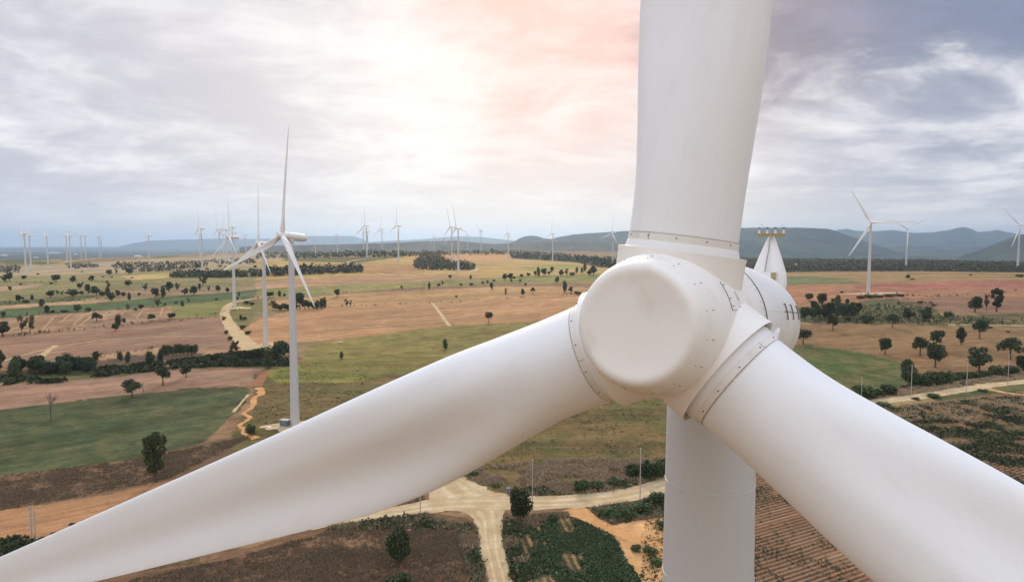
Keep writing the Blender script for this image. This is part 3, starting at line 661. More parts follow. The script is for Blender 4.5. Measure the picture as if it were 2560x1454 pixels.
# ------------------------------------------------------------------ mountains
def mount_material(name, dark, light):
    m, g, b = mat(name, .95); b.inputs['Specular IOR Level'].default_value = .05
    pos = g.n.new('ShaderNodeNewGeometry').outputs['Position']
    n1 = g.noise(pos, .0016, 6, .6); n2 = g.noise(pos, .012, 5, .65)
    f = g.ramp(g.m('ADD', g.m('MULTIPLY', n1, .6), g.m('MULTIPLY', n2, .4)), .38, .64)
    g.put(b.inputs['Base Color'], g.mix(f, dark, light)); return m
MM = mount_material('forested_slope', (.012, .022, .018), (.075, .080, .048))
def mountain(name, prof, Dm, depth, label, seed=0, amp=.35):
    xs = np.array([p[0] for p in prof], float); ys = np.array([p[1] for p in prof], float)
    cols = np.arange(xs[0], xs[-1] + 1, 2.5)
    top = np.interp(cols, xs, ys)
    # soften the traced profile
    k = np.ones(5) / 5; top = np.convolve(np.pad(top, 2, 'edge'), k, 'valid')
    az = (cols - CX) / F_PX
    zt = CAM_Z + (HORIZON - top) / F_PX * Dm * 1.0
    rows = np.linspace(-1, 1, 61)
    V = np.zeros((len(rows), len(cols), 3))
    for i, s in enumerate(rows):
        Y = Dm + s * depth + 0 * cols; X = az * Y
        rd = fbm(X / (depth * .28) + seed, Y / (depth * .55), seed, 4); rd2 = np.abs(fbm(X / (depth * .16), Y / (depth * .5) + 9, seed + 3, 4) - .5) * 2
        prof_s = (1 - abs(s)) ** 1.15 if abs(s) > .12 else (1 - .12) ** 1.15 + .0
        g_ = np.clip(prof_s / (.88 ** 1.15), 0, 1)
        base = -75.
        h = (zt - base) * g_
        h = h * (1 - amp * (1 - g_) * rd2 * 1.3) - (zt - base) * .05 * (rd - .5) * g_
        h += (fbm(X / 90, Y / 90, seed + 7, 3) - .5) * 14 * min(g_ * 3, 1)
        V[i, :, 0] = X; V[i, :, 1] = Y; V[i, :, 2] = base + np.maximum(h, 0)
    n, m_ = V.shape[:2]; I = np.arange(n * m_).reshape(n, m_)
    q = np.stack([I[:-1, :-1], I[:-1, 1:], I[1:, 1:], I[1:, :-1]], -1).reshape(-1, 4)
    o = npmesh(name, V.reshape(-1, 3), q, MM, smooth=True)
    tag(o, label, None, kind='structure'); return o
MM2 = mount_material('hazed_hill', (.050, .048, .034), (.13, .11, .07))  # lighter brown puts the haze over wooded hills into their colour
mountain('far_mesa', [(300,616),(335,608),(370,602),(420,600),(480,598),(560,596),(640,598),(690,595),(740,591),(800,590),(885,590),(905,597),(930,607),(960,613)], 27000, 3000, 'pale flat-topped mesa on the far left horizon', 1)
mountain('far_range', [(900,612),(935,604),(1000,601),(1060,598),(1100,594),(1150,591),(1210,593),(1260,599),(1300,603),(1340,608),(1400,612)], 23000, 2600, 'faint lavender range on the central horizon', 2)
mountain('low_hills', [(600,618),(680,614),(800,612),(900,610),(1000,607),(1060,604),(1140,602),(1180,606),(1230,610),(1280,608),(1350,604),(1450,606),(1600,612)], 6800, 1300, 'low wooded hills behind the plateau turbines', 3)
bpy.data.objects['low_hills'].data.materials[0] = MM2
mountain('dark_mesa', [(1250,616),(1285,604),(1300,595),(1320,590),(1340,590),(1360,597),(1380,598),(1400,592),(1440,586),(1500,582),(1560,579),(1700,575),(1840,571),(1900,570),(1960,569),(2010,570),(2060,572),(2085,578),(2110,586),(2150,600),(2200,616),(2240,628),(2270,636)], 9800, 2000, 'long dark flat-topped mesa behind the nacelle', 4)
mountain('blue_peaks', [(1990,612),(2040,594),(2080,578),(2100,573),(2115,572),(2130,576),(2160,579),(2200,577),(2228,575),(2280,583),(2330,581),(2370,575),(2388,570),(2403,568),(2420,571),(2440,580),(2470,578),(2489,575),(2510,580),(2560,587),(2640,580),(2720,590),(2850,600),(3000,606)], 17000, 2600, 'hazy blue peaks on the right horizon', 5, .5)
mountain('foothills', [(2100,634),(2180,620),(2260,614),(2340,616),(2420,618),(2500,610),(2600,606),(2760,612),(2900,620)], 12500, 1500, 'blue foothills in front of the far peaks', 6, .5)
mountain('near_hill', [(2400,640),(2440,628),(2470,616),(2500,603),(2530,592),(2560,585),(2620,578),(2700,576),(2800,584),(2950,600),(3100,620)], 7000, 1300, 'dark near hill at the right edge', 7)

# ------------------------------------------------------------------ wind turbines
def blade_mesh(nr_, n=44):
    st = [(1.62,2.44,2.44,0,0),(3.2,2.47,2.42,2,.08),(4.4,2.68,2.42,6,.26),(5.6,2.94,2.36,9,.45),(6.8,3.14,2.20,11,.65),(8.2,3.28,1.94,12,.82),(10,3.30,1.56,11.5,.95),(12.5,3.12,1.14,9.5,1),(16,2.84,.77,7,1),
          (20,2.55,.60,5,1),(25,2.18,.46,3.4,1),(30,1.85,.36,2.2,1),(36,1.48,.26,1,1),(41,1.18,.19,.3,1),(45,.90,.13,0,1),(47.5,.66,.09,0,1),(48.8,.42,.055,0,1),(49.4,.16,.02,0,1)]
    S = np.array(st); zs = np.concatenate([np.linspace(1.62, 14, nr_), np.linspace(14, 49.4, nr_ + 6)[1:]])
    def smooth_i(col):
        # monotone-ish cubic through the stations
        x = S[:, 0]; y = S[:, col]; d = np.gradient(y, x)
        i = np.clip(np.searchsorted(x, zs) - 1, 0, len(x) - 2); h = x[i + 1] - x[i]; t = (zs - x[i]) / h
        return (2*t**3-3*t**2+1)*y[i] + (t**3-2*t**2+t)*h*d[i] + (-2*t**3+3*t**2)*y[i+1] + (t**3-t**2)*h*d[i+1]
    ch, th, tw, bl = [smooth_i(k) for k in (1, 2, 3, 4)]; bl = np.clip(bl, 0, 1)
    V = []
    for z, c, t, w_, b in zip(zs, ch, th, tw, bl):
        for k in range(n):
            q = 2 * math.pi * k / n
            cx_, cy_ = math.cos(q) * c / 2, math.sin(q) * t / 2           # ellipse
            xx = (1 - math.cos(q)) / 2                                    # 0 leading edge .. 1 trailing edge
            yt = 2.6 * (0.2969 * math.sqrt(xx) - .126 * xx - .3516 * xx**2 + .2843 * xx**3 - .1015 * xx**4) / .52
            ay = (yt * t / 2 + .0) * (1 if math.sin(q) >= 0 else -1)
            cam_ = .035 * c * math.sin(math.pi * min(xx, 1)) 
            if math.sin(q) < 0: ay += .13 * t * math.sin(math.pi * min(max((xx - .30) / .70, 0), 1)) ** 2   # hollow pressure side
            ax = (.34 - xx) * c
            X = (1 - b) * cx_ + b * ax; Y = (1 - b) * cy_ + b * (ay + cam_)
            w2 = R_(w_)
            V.append((X * math.cos(w2) + Y * math.sin(w2), -X * math.sin(w2) + Y * math.cos(w2), z))
    Fc = []
    for i in range(len(zs) - 1):
        for k in range(n):
            k2 = (k + 1) % n; Fc.append((i * n + k, i * n + k2, (i + 1) * n + k2, (i + 1) * n + k))
    Fc.append(tuple((len(zs) - 1) * n + k for k in range(n))); Fc.append(tuple(k for k in range(n))[::-1])
    return V, Fc
SPIN = [(-2.49,.0),(-2.495,.45),(-2.51,.80),(-2.535,.97),(-2.55,1.06),(-2.545,1.13),(-2.51,1.19),(-2.445,1.24),(-2.35,1.28),(-2.23,1.32),(-2.05,1.365),(-1.75,1.44),(-1.35,1.525),(-.9,1.61),(-.4,1.68),(.1,1.74),(.7,1.785),(1.3,1.81),(1.95,1.815),(2.02,1.79)]
NAC = [(2.10,1.72),(2.13,1.79),(2.2,1.81),(4,1.84),(6.5,1.86),(8.6,1.84),(10.2,1.76),(11.3,1.64),(11.95,1.48),(12.35,1.22),(12.52,.85),(12.58,.4),(12.59,.0)]
HB = Matrix.Translation((0, -OVER * math.cos(TILT), HUB_H)) @ Matrix.Rotation(-TILT, 4, 'X')
FX = .38
def fin_mesh(mb):
    # half-cone fairing standing on the tail of the nacelle
    n = 24; base = [(math.cos(math.pi * k / n), math.sin(math.pi * k / n)) for k in range(n + 1)]
    lv = [(1.15, .62, .62), (1.6, .67, .54), (1.95, .63, .46), (2.65, .40, .33), (3.25, .18, .20), (3.42, .10, .13)]
    V = []; 
    for z, rx, ry in lv:
        for k in range(2 * n):
            a = math.pi * k / n; s_ = math.sin(a)
            V.append((FX + rx * math.cos(a), 12.0 + (z - 1.15) * .16 - ry * (s_ if s_ > 0 else s_ * .35), z))
    Fc = []
    for i in range(len(lv) - 1):
        for k in range(2 * n):
            k2 = (k + 1) % (2 * n); Fc.append((i * 2 * n + k, (i + 1) * 2 * n + k, (i + 1) * 2 * n + k2, i * 2 * n + k2))
    Fc.append(tuple((len(lv) - 1) * 2 * n + k for k in range(2 * n))[::-1])
    mb.add(V, Fc)

def make_turbine(detail):
    root = empty('wind_turbine', (0, 0, 0))
    n = 96 if detail else 28
    tw = MB(); prof = []
    zt = HUB_H - 1.45; rt, rb = 1.235, 2.15
    zs = np.linspace(0, zt, 40)
    rfun = lambda z: rb + (rt - rb) * (z / zt)
    prof = [(0, rb + .12), (.25, rb + .12), (.26, rb)]
    seams = [zt - 3.6, zt - 6.4, zt - 9.0, zt - 11.8, zt - 14.6, zt - 17.4] + [zt - 20.2 - 2.8 * i for i in range(23)]
    zz_ = sorted([z for z in zs if z > .5] + seams)
    for z in zz_:
        if z in seams and detail: prof += [(z - .012, rfun(z)), (z - .008, rfun(z) + .010), (z + .008, rfun(z) + .010), (z + .012, rfun(z))]
        else: prof.append((z, rfun(z)))
    tw.lathe(prof, n, cap=True)
    tower = tw.build('tower', M['tower'], root, True, sharp=20)
    dr = MB(); dr.box((0, -(rb - .02), 1.9), (.85, .14, 2.1)); dr.box((0, -(rb + .55), .45), (1.3, 1.0, .9)); dr.build('door', M['steel'], tower)
    nb = MB(); nb.lathe(NAC, n, 'Y'); nac = nb.build('nacelle', M['nacelle'], root, True, HB, 30)
    yk = MB(); yk.lathe([(-2.4, 1.30), (-1.55, 1.36), (-1.45, 1.36), (-.6, 1.36)], n if detail else 20, cap=True)
    yk.build('yaw_bearing', M['nacelle'], root, True, Matrix.Translation((0, 0, HUB_H - .05)) , 30)
    fm = MB(); fin_mesh(fm); fin = fm.build('mast_fin', M['nacelle'], nac, True, None, 50)
    sp = MB(); sp.lathe(SPIN, n, 'Y'); spn = sp.build('spinner', M['spinner'], root, True, HB, 30)
    return root, tower, nac, fin, spn

def place_blades(root, az, proto=None, first=None):
    out = []
    for k in range(3):
        m_ = HB @ Matrix.Rotation(R_(az + 120 * k), 4, 'Y') @ Matrix.Rotation(R_(2.3), 4, 'X')
        if first is None: b = proto.copy(); link(b, root)
        else: b = first if k == 0 else first.copy(); 
        if first is not None and k > 0: link(b, root)
        b.matrix_basis = m_
        out.append(b)
    return out

# --- the turbine right in front of the camera
hub_w = Vector((3.663, 15.048, CAM_Z - 1.822))
root, tower, nac, fin, spn = make_turbine(True)
back = Vector((math.sin(YAW), math.cos(YAW), 0))
root.location = hub_w + back * (OVER * math.cos(TILT)); root.location.z = 0.0
HUB_H_main = hub_w.z
root.location.z = hub_w.z - HUB_H
root.rotation_euler = (0, 0, -YAW)
tag(root, 'huge white wind turbine filling the foreground, rounded spinner towards the viewer', 'wind turbine', 'wind turbines of the wind farm')
V, Fc = blade_mesh(52, 72)
bl0 = obj('blade', V, Fc, M['blade'], root, True, sharp=60)
blades = place_blades(root, 6.33, first=bl0)
for k, b in enumerate(blades):
    # root collar: flange ring, bolt band and seam
    cb_ = MB(); cb_.lathe([(1.50,1.16),(1.50,1.275),(1.70,1.275),(1.83,1.240),(1.835,1.2235)], 96, cap=False)
    cb_.build('root_flange', M['blade'], b, True, sharp=25)
    cb_ = MB(); cb_.lathe([(1.80,1.20),(1.832,1.237),(1.985,1.234),(1.99,1.2235)], 96, cap=False)
    cb_.build('root_collar', M['collar'], b, True, sharp=25)
    sm_ = MB(); sm_.lathe([(1.995,1.215),(1.995,1.229),(2.005,1.229),(2.005,1.215)], 96); sm_.build('seam', M['seam'], b, True)
    for i in range(12):
        q = 2 * math.pi * (i + .3) / 12; bt = MB()
        bt.tube([(1.225 * math.cos(q), 1.225 * math.sin(q), 1.925), (1.250 * math.cos(q), 1.250 * math.sin(q), 1.925)], .015, 8)
        bt.build('bolt', M['rust'], b)
    jb = MB(); q = R_((250, 215, 262)[k]); 
    for zz0 in np.linspace(1.8, 2.1, 4): pass
    jb.box((1.238 * math.cos(q), 1.238 * math.sin(q), 1.91), (.010, .010, .15), None); jb.build('joint_line', M['seam'], b)
    # flared shroud of the hub round this blade root
    sh = MB(); sh.lathe([(.60,1.425),(1.0,1.42),(1.30,1.42),(1.55,1.425),(1.66,1.437),(1.665,1.425),(1.65,1.40),(1.4,1.39),(.6,1.39)], 96)
    s_o = sh.build('blade_shroud', M['spinner'], root, True, HB @ Matrix.Rotation(R_(6.33 + 120 * k), 4, 'Y') @ Matrix.Rotation(R_(2.3), 4, 'X'), 35)
    gp = MB(); gp.lathe([(1.45,1.20),(1.45,1.40)], 96); gp.build('root_gap', M['dark'], s_o)

# details on the spinner
def spr(l):
    return float(np.interp(l, [p[0] for p in SPIN], [p[1] for p in SPIN]))
def nar(l):
    return float(np.interp(l, [p[0] for p in NAC], [p[1] for p in NAC]))
def on_axis(l, ang, rfn, dr=0.0):
    r = rfn(l) + dr; q = R_(ang)       # angle 0 = up, clockwise to the right
    return Vector((r * math.sin(q), l, r * math.cos(q)))
def arc_line(mb, pts_la, rfn, w=.012, h=.004):
    P = []
    for i in range(len(pts_la) - 1):
        (l0, a0), (l1, a1) = pts_la[i], pts_la[i + 1]
        n_ = max(2, int(abs(a1 - a0) / 3) + int(abs(l1 - l0) / .1) + 1)
        for k in range(n_): P.append(on_axis(l0 + (l1 - l0) * k / n_, a0 + (a1 - a0) * k / n_, rfn, -w * .35))
    P.append(on_axis(*pts_la[-1], rfn, -w * .35))
    mb.tube(P, w, 6)
ln = MB(); arc_line(ln, [(-2.06, a) for a in range(0, 361, 6)], spr, .0065); ln.build('panel_seam', M['collar'], spn)
for a in np.arange(3, 360, 24):
    for l in (-2.16, -1.93, -1.86):
        bt = MB(); p = on_axis(l, a, spr, -.01); q = on_axis(l, a, spr, .010); bt.tube([p, q], .011, 8); bt.build('bolt', M['rust'], spn)
hp = MB(); a0, a1, l0, l1 = 53, 76, -1.0, -.12
W_ = 10; VV = []; 
for i in range(W_ + 1):
    for j in range(W_ + 1): VV.append(on_axis(l0 + (l1 - l0) * i / W_, a0 + (a1 - a0) * j / W_, spr, .012))
FF = [(i * (W_ + 1) + j, i * (W_ + 1) + j + 1, (i + 1) * (W_ + 1) + j + 1, (i + 1) * (W_ + 1) + j) for i in range(W_) for j in range(W_)]
hp.add(VV, FF); hatch = hp.build('hatch', M['spinner'], spn, True)
hl = MB(); arc_line(hl, [(l0, a0), (l0, a1), (l1, a1)], spr, .010); arc_line(hl, [(l1, a1), (l1, a0), (l0, a0)], spr, .005); hl.build('hatch_seam', M['iron'], spn)
for l, a in [(l0 + .06, a0 + 3), (l0 + .06, a0 + 14), (l0 + .06, a1 - 3), (l0 + .45, a1 - 2), (l0 + .65, a1 - 2), (l1 - .06, a1 - 2), (l1 - .3, a0 + 2), (l1 - .06, a0 + 2), (l0 + .4, a0 + 2)]:
    hb = MB(); hb.tube([on_axis(l, a, spr, 0), on_axis(l, a, spr, .028)], .014, 8); hb.build('hatch_bolt', M['rust'], spn)
hh = MB(); pa, pb = on_axis(-.55, 62, spr, .035), on_axis(-.50, 69, spr, .035); hh.tube([on_axis(-.55, 62, spr, 0), pa, pb, on_axis(-.50, 69, spr, 0)], .016, 8); hh.build('hatch_handle', M['collar'], spn)
for l, a in [(1.55, 50), (1.55, 60), (1.52, 70), (1.75, 55), (1.75, 75), (1.78, 80), (1.4, 84), (1.55, 88), (1.75, 90)]:
    hs = MB(); hs.tube([on_axis(l, a, spr, 0), on_axis(l, a, spr, .01)], .012, 8); hs.build('rivet', M['rust'], spn)
gpm = MB(); gpm.lathe([(1.99, 1.75), (2.00, 1.824), (2.06, 1.826), (2.11, 1.80), (2.12, 1.70)], 96, 'Y'); gpm.build('hub_gap', M['dark'], spn, True)
# details on the nacelle: seams and three lifting brackets on the right flank
nl = MB(); arc_line(nl, [(2.2, 76), (9.4, 76)], nar, .012); nl.build('panel_seam', M['collar'], nac)
nl = MB(); arc_line(nl, [(5.3, 76), (9.1, 76)], nar, .017); nl.build('rail', M['iron'], nac)
for l in (5.6, 7.0, 8.7):
    br = MB(); P_ = [on_axis(l, a, nar, .04) for a in (69, 73, 76, 79, 83)]; br.tube([on_axis(l, 69, nar, 0)] + P_ + [on_axis(l, 83, nar, 0)], .019, 8); br.build('lifting_bracket', M['iron'], nac)
nl = MB(); arc_line(nl, [(6.3, a) for a in range(76, 140, 5)], nar, .010); nl.build('hoop_seam', M['collar'], nac)
nl = MB(); arc_line(nl, [(8.7, a) for a in range(76, 140, 5)], nar, .008); nl.build('hoop_seam', M['collar'], nac)
# small scoop on the flank just behind the right blade root
scp = MB(); c0 = on_axis(3.9, 104, nar, .0)
prof = [(0, .04), (.10, .12), (.28, .16), (.5, .13), (.7, .05)]
ring = []
for i, (zl, rr_) in enumerate(prof):
    pass
P_ = [on_axis(2.9, 104, nar, -.05), on_axis(2.95, 98, nar, .05), on_axis(3.05, 92, nar, .10), on_axis(3.1, 90, nar, .11)]
scp.tube(P_, [.16, .12, .07, .03], 14); scp.build('air_scoop', M['nacelle'], nac, True)
# mast on the fin: pole, ochre rail, four warning lamps with thin aerials
pm = MB(); pm.tube([(FX - .10, 11.46, 1.75), (FX - .02, 11.85, 2.8), (FX, 12.08, 3.46)], .026, 10); pm.tube([(FX - .14, 11.40, 1.62), (FX - .10, 11.46, 1.8)], .08, 8)
pole = pm.build('mast_pole', M['steel'], fin)
rm = MB(); rm.box((FX + .02, 12.12, 3.46), (.98, .07, .09)); rm.box((FX + .02, 12.12, 3.405), (.98, .16, .03)); rail = rm.build('lamp_rail', M['ochre'], fin)
for i, x in enumerate((FX - .43, FX - .13, FX + .17, FX + .47)):
    lm = MB(); lm.lathe([(0, .05), (.03, .05), (.04, .04), (.10, .04), (.12, .05), (.14, .03)], 14)
    lm.build('warning_lamp', M['lamp'], fin, True, Matrix.Translation((x, 12.12, 3.505)))
    sm_ = MB(); sm_.tube([(x, 12.12, 3.64), (x, 12.12, 3.76)], .013, 6); sm_.tube([(x - .08, 12.12, 3.73), (x + .06, 12.12, 3.73)], .014, 6); sm_.build('wind_sensor', M['iron'], fin)
for x0_, x1_ in ((FX - .28, FX - .42), (FX + .36, FX + .48)):
    am = MB(); am.tube([(x0_, 12.12, 3.5), (x0_, 12.12, 3.78), (x1_, 12.12, 3.9)], .008, 5); am.build('aerial', M['steel'], fin)
bxm = MB(); bxm.box((FX + .08, 11.42, 1.78), (.62, .36, .34)); cab = bxm.build('equipment_box', M['nacelle'], fin)
lvm = MB()
for i in range(5): lvm.box((FX + .28, 11.23, 1.67 + i * .06), (.18, .03, .062 if i == 0 else .035))
lvm.build('louvre', M['ochre'], fin)

# --- every other turbine
t0, tw0, na0, fi0, sp0 = make_turbine(False)
V, Fc = blade_mesh(22, 24)
bl1 = obj('blade', V, Fc, M['blade'], None, True, sharp=60)
TL = {
 15: 'white turbine third in the near row at left, beside the bend of the access road',
 19: 'white turbine second in the near row at left, just behind the nearest one',
 20: 'large white turbine nearest after the foreground one, seen from the side',
 36: 'tall white turbine standing in the right-hand fields in front of the blue mountains',
 37: 'smaller white turbine with Y-shaped rotor standing in the dark woodland at right',
 38: 'white turbine cut by the right edge of the photo',
 35: 'white turbine whose foot is hidden by the spinner of the foreground turbine',
 30: 'white turbine inside the pale loop road at the small plantation',
 29: 'white turbine just behind the small plantation on the plateau',
 0: 'leftmost and tallest white turbine of the far left row',
 27: 'white turbine alone on the yellow plateau left of the small plantation',
}
ORD = ['first','second','third','fourth','fifth','sixth','seventh','eighth','ninth','tenth','eleventh','twelfth','thirteenth','fourteenth','fifteenth','sixteenth','seventeenth','eighteenth','nineteenth','twentieth',
 'twenty-first','twenty-second','twenty-third','twenty-fourth','twenty-fifth','twenty-sixth','twenty-seventh','twenty-eighth','twenty-ninth','thirtieth','thirty-first','thirty-second','thirty-third','thirty-fourth','thirty-fifth','thirty-sixth','thirty-seventh','thirty-eighth','thirty-ninth','fortieth','forty-first','forty-second','forty-third','forty-fourth','forty-fifth','forty-sixth','forty-seventh','forty-eighth','forty-ninth','fiftieth']
order = sorted(range(len(TURB)), key=lambda i: TURB[i][0])
kids0 = [tw0, na0, sp0, [c for c in t0.children if c.name.startswith('yaw')][0]]
first = True
for i, (t, s) in enumerate(zip(TURB, SPOTS)):
    if first: r_ = t0
    else:
        r_ = t0.copy(); C.objects.link(r_)
        for ch in kids0:
            c_ = ch.copy(); link(c_, r_)
            for g_ in ch.children: d_ = g_.copy(); link(d_, c_)
    hb_ = Matrix.Translation((0, 0, 0))
    for k in range(3):
        b_ = bl1 if (first and k == 0) else bl1.copy()
        if first and k == 0: b_.parent = r_
        else: link(b_, r_)
        b_.matrix_basis = HB @ Matrix.Rotation(R_(t[4] + 120 * k), 4, 'Y') @ Matrix.Rotation(R_(5.5), 4, 'X')
    first = False
    r_.location = (s[0], s[1], min(s[2], float(gheight(np.array(s[0]), np.array(s[1])))) - .05)
    r_.rotation_euler = (0, 0, -R_(t[5]))
    j = order.index(i)
    lab = TL.get(i) or f'distant white turbine, {ORD[j]} from the left along the horizon'
    tag(r_, lab, 'wind turbine', 'wind turbines of the wind farm')

# ------------------------------------------------------------------ vegetation
def rnd_dirs(n, rng):
    v = rng.normal(size=(n, 3)); return v / np.linalg.norm(v, axis=1)[:, None]
def quads(c, size, rng, flat=0.0):
    n = len(c); nrm = rnd_dirs(n, rng); nrm[:, 2] = np.abs(nrm[:, 2]) + flat; nrm /= np.linalg.norm(nrm, axis=1)[:, None]
    a = np.cross(nrm, rnd_dirs(n, rng)); a /= np.linalg.norm(a, axis=1)[:, None] + 1e-9; b = np.cross(nrm, a)
    s = (size * rng.uniform(.6, 1.35, n))[:, None]
    V = np.stack([c - a * s - b * s * .7, c + a * s - b * s * .5, c + a * s * .8 + b * s * .8, c - a * s * .7 + b * s], 1).reshape(-1, 3)
    return V, np.arange(4 * n).reshape(-1, 4)
def blobs(centers, radii, per, rng):
    out = []
    for c, r in zip(centers, radii):
        n = max(8, int(per * np.mean(r) ** 2 / np.mean([np.mean(q) for q in radii]) ** 2))
        d = rnd_dirs(n, rng); k = np.minimum(rng.uniform(.30, 1.0, n) ** .5 * rng.uniform(.85, 1.28, n), 1.3)[:, None]
        out.append(np.array(c) + d * k * np.array(r))
    return np.concatenate(out)
def blades_(c, size, rng):
    n = len(c); t = rng.uniform(0, 6.28, n); a = np.stack([np.cos(t), np.sin(t), t * 0], -1) * (size * rng.uniform(.10, .22, n))[:, None]
    up = np.stack([rng.normal(0, .38, n), rng.normal(0, .38, n), np.ones(n)], -1) * (size * rng.uniform(.5, 1.2, n))[:, None]
    V = np.stack([c - a, c + a, c + up + a * .35, c + up - a * .35], 1).reshape(-1, 3)
    return V, np.arange(4 * n).reshape(-1, 4)
def tree_proto(kind, seed):
    rng = np.random.default_rng(seed); rd = random.Random(seed)
    root = empty('tree', (0, 0, -500))
    tr = MB(); cs = []; rs = []; leaf = .026; per = 185
    if kind == 'round':
        z0, z1, nb = .20, .97, 13
        for i in range(nb):
            z = z0 + (z1 - z0) * (.12 + .76 * rd.random()); f = math.sqrt(max(0, 1 - ((z - .56) / .44) ** 2)); a = rd.random() * 6.28; q = .30 * f * rd.random() ** .4
            r = rd.uniform(.13, .20); cs.append((q * math.cos(a), q * math.sin(a), z)); rs.append((r, r, r * .85))
        tr.tube([(0, 0, 0), (.01, 0, .3), (0, .01, .6)], [.045, .032, .015], 7)
    elif kind == 'umbrella':
        nb = 13
        for i in range(nb):
            a = i * 2.4 + rd.random(); q = .33 * math.sqrt((i + .3) / nb); z = .70 - .35 * q * q * 3 + rd.uniform(-.20, .14); r = rd.uniform(.13, .19)
            cs.append((q * math.cos(a), q * math.sin(a), z)); rs.append((r, r, r * .85))
            if i % 2 == 0: tr.tube([(0, 0, .36), (q * .5 * math.cos(a), q * .5 * math.sin(a), .52), (q * math.cos(a), q * math.sin(a), z)], [.02, .014, .006], 5)
        tr.tube([(0, 0, 0), (.01, .01, .2), (-.01, 0, .40), (0, 0, .7)], [.042, .032, .026, .01], 7); per = 120
    elif kind == 'column':
        for i in range(12):
            z = .14 + .80 * i / 11; f = math.sin(math.pi * min(1, (z - .02) * 1.02)) ** .55; r = .22 * f + .08
            cs.append((rd.uniform(-.12, .12), rd.uniform(-.12, .12), z)); rs.append((r * 1.3, r * 1.3, .10))
        tr.tube([(0, 0, 0), (0, 0, .5), (0, 0, .9)], [.05, .03, .01], 7)
    elif kind == 'tall':
        for i in range(20):
            z = .24 + .70 * rd.random(); f = np.interp(z, [.22, .4, .7, .85, .97], [.12, .26, .36, .36, .18]); a = rd.random() * 6.28; q = f * .75 * rd.random() ** .5
            r = rd.uniform(.12, .17); cs.append((q * math.cos(a), q * math.sin(a), z)); rs.append((r, r, r * .62))
        tr.tube([(0, 0, 0), (.01, 0, .3), (0, .01, .8)], [.055, .04, .012], 8); leaf = .024; per = 170
    elif kind == 'airy':
        for i in range(12):
            z = .30 + .62 * rd.random(); a = rd.random() * 6.28; q = .30 * rd.random() ** .6; r = rd.uniform(.09, .14)
            cs.append((q * math.cos(a), q * math.sin(a), z)); rs.append((r, r, r)); 
            tr.tube([(0, 0, z * .55), (q * math.cos(a), q * math.sin(a), z)], [.012, .005], 5)
        tr.tube([(0, 0, 0), (.01, 0, .4), (0, 0, .9)], [.035, .025, .008], 7); per = 75
    elif kind == 'bush':
        for i in range(11):
            a = rd.random() * 6.28; q = .34 * rd.random() ** .5; z = .24 + .42 * rd.random() * (1 - q); r = rd.uniform(.17, .24)
            cs.append((q * math.cos(a), q * math.sin(a), z)); rs.append((r, r, r * 1.05))
        tr.tube([(0, 0, 0), (0, 0, .5)], [.04, .015], 6); leaf = .035; per = 110
    elif kind == 'bare':
        def br(p, d, L, r, lev):
            q = p + d * L; tr.tube([p, p + d * L * .5 + Vector((rd.uniform(-.02, .02), rd.uniform(-.02, .02), 0)), q], [r, r * .8, r * .6], 5 if lev else 7, True)
            if lev < 4:
                for k in range(3 if lev < 3 else 2):
                    nd = (d + Vector((rd.uniform(-.9, .9), rd.uniform(-.9, .9), rd.uniform(.0, .45)))).normalized(); br(q, nd, L * rd.uniform(.55, .78), r * .6, lev + 1)
        br(Vector((0, 0, 0)), Vector((0, 0, 1)), .36, .035, 0)
    tb = tr.build('trunk', M['barkp'] if kind == 'bare' else M['bark'], root)
    if cs:
        c = blobs(cs, rs, per, rng); c = c[c[:, 2] > .02]
        # squeeze into the unit box
        V, Q_ = quads(c, leaf, rng); up = np.clip((c[:, 2] - c[:, 2].min()) / (np.ptp(c[:, 2])), 0, 1)
        lv = np.repeat(np.clip(rng.normal(.42, .22, len(c)), 0, 1), 4)
        npmesh('crown', V, Q_, M[{'round': 'leaf', 'umbrella': 'leaf', 'column': 'leaf2', 'tall': 'leaf', 'airy': 'leaf3', 'bush': 'leaf2'}[kind]], root, lv)
    return root
PROT = {}
for kind, nv in (('round', 4), ('umbrella', 4), ('column', 3), ('tall', 1), ('airy', 2), ('bush', 3), ('bare', 2)):
    PROT[kind] = [tree_proto(kind, 100 + 17 * i + len(kind)) for i in range(nv)]
USED = set(); trng = random.Random(11)
def plant(px, py, h, w, kind, label, group, name=None, d=None):
    x, y, z = at(px, py)
    ps = PROT[kind]; p = ps[trng.randrange(len(ps))]
    if p.name in USED:
        r = p.copy(); C.objects.link(r)
        for ch in p.children: c_ = ch.copy(); link(c_, r)
    else: r = p; USED.add(p.name)
    nm = name or ('bush' if kind == 'bush' else 'tree')
    r.name = nm
    if r is p: USED.add(r.name)
    dist = math.sqrt(x * x + y * y); S = y * math.cos(PITCH) + (CAM_Z - z) * math.sin(PITCH)
    H = h / F_PX * S; Wd = w / F_PX * S
    r.location = (x, y, z - .1); r.rotation_euler = (0, 0, trng.random() * 6.28); r.scale = (Wd * 1.12, Wd * 1.12, H)
    tag(r, label, 'bush' if kind == 'bush' else 'tree', group)
    return r
def o_(i): return ORD[i] if i < len(ORD) else str(i + 1)
AREAS = []
def area(group, tail, lst):
    lst = sorted(lst, key=lambda t: t[0]); ad = {'round': 'dark round', 'umbrella': 'spreading', 'column': 'slim upright', 'tall': 'tall dark', 'airy': 'thin airy', 'bush': 'dense low', 'bare': 'bare leafless'}
    for i, t in enumerate(lst):
        nm = 'bush' if t[4] == 'bush' else 'tree'
        lab = t[5] if len(t) > 5 else f'{ad[t[4]]} {nm}, {o_(i)} from the left of {tail}'
        plant(*t[:5], lab, group)
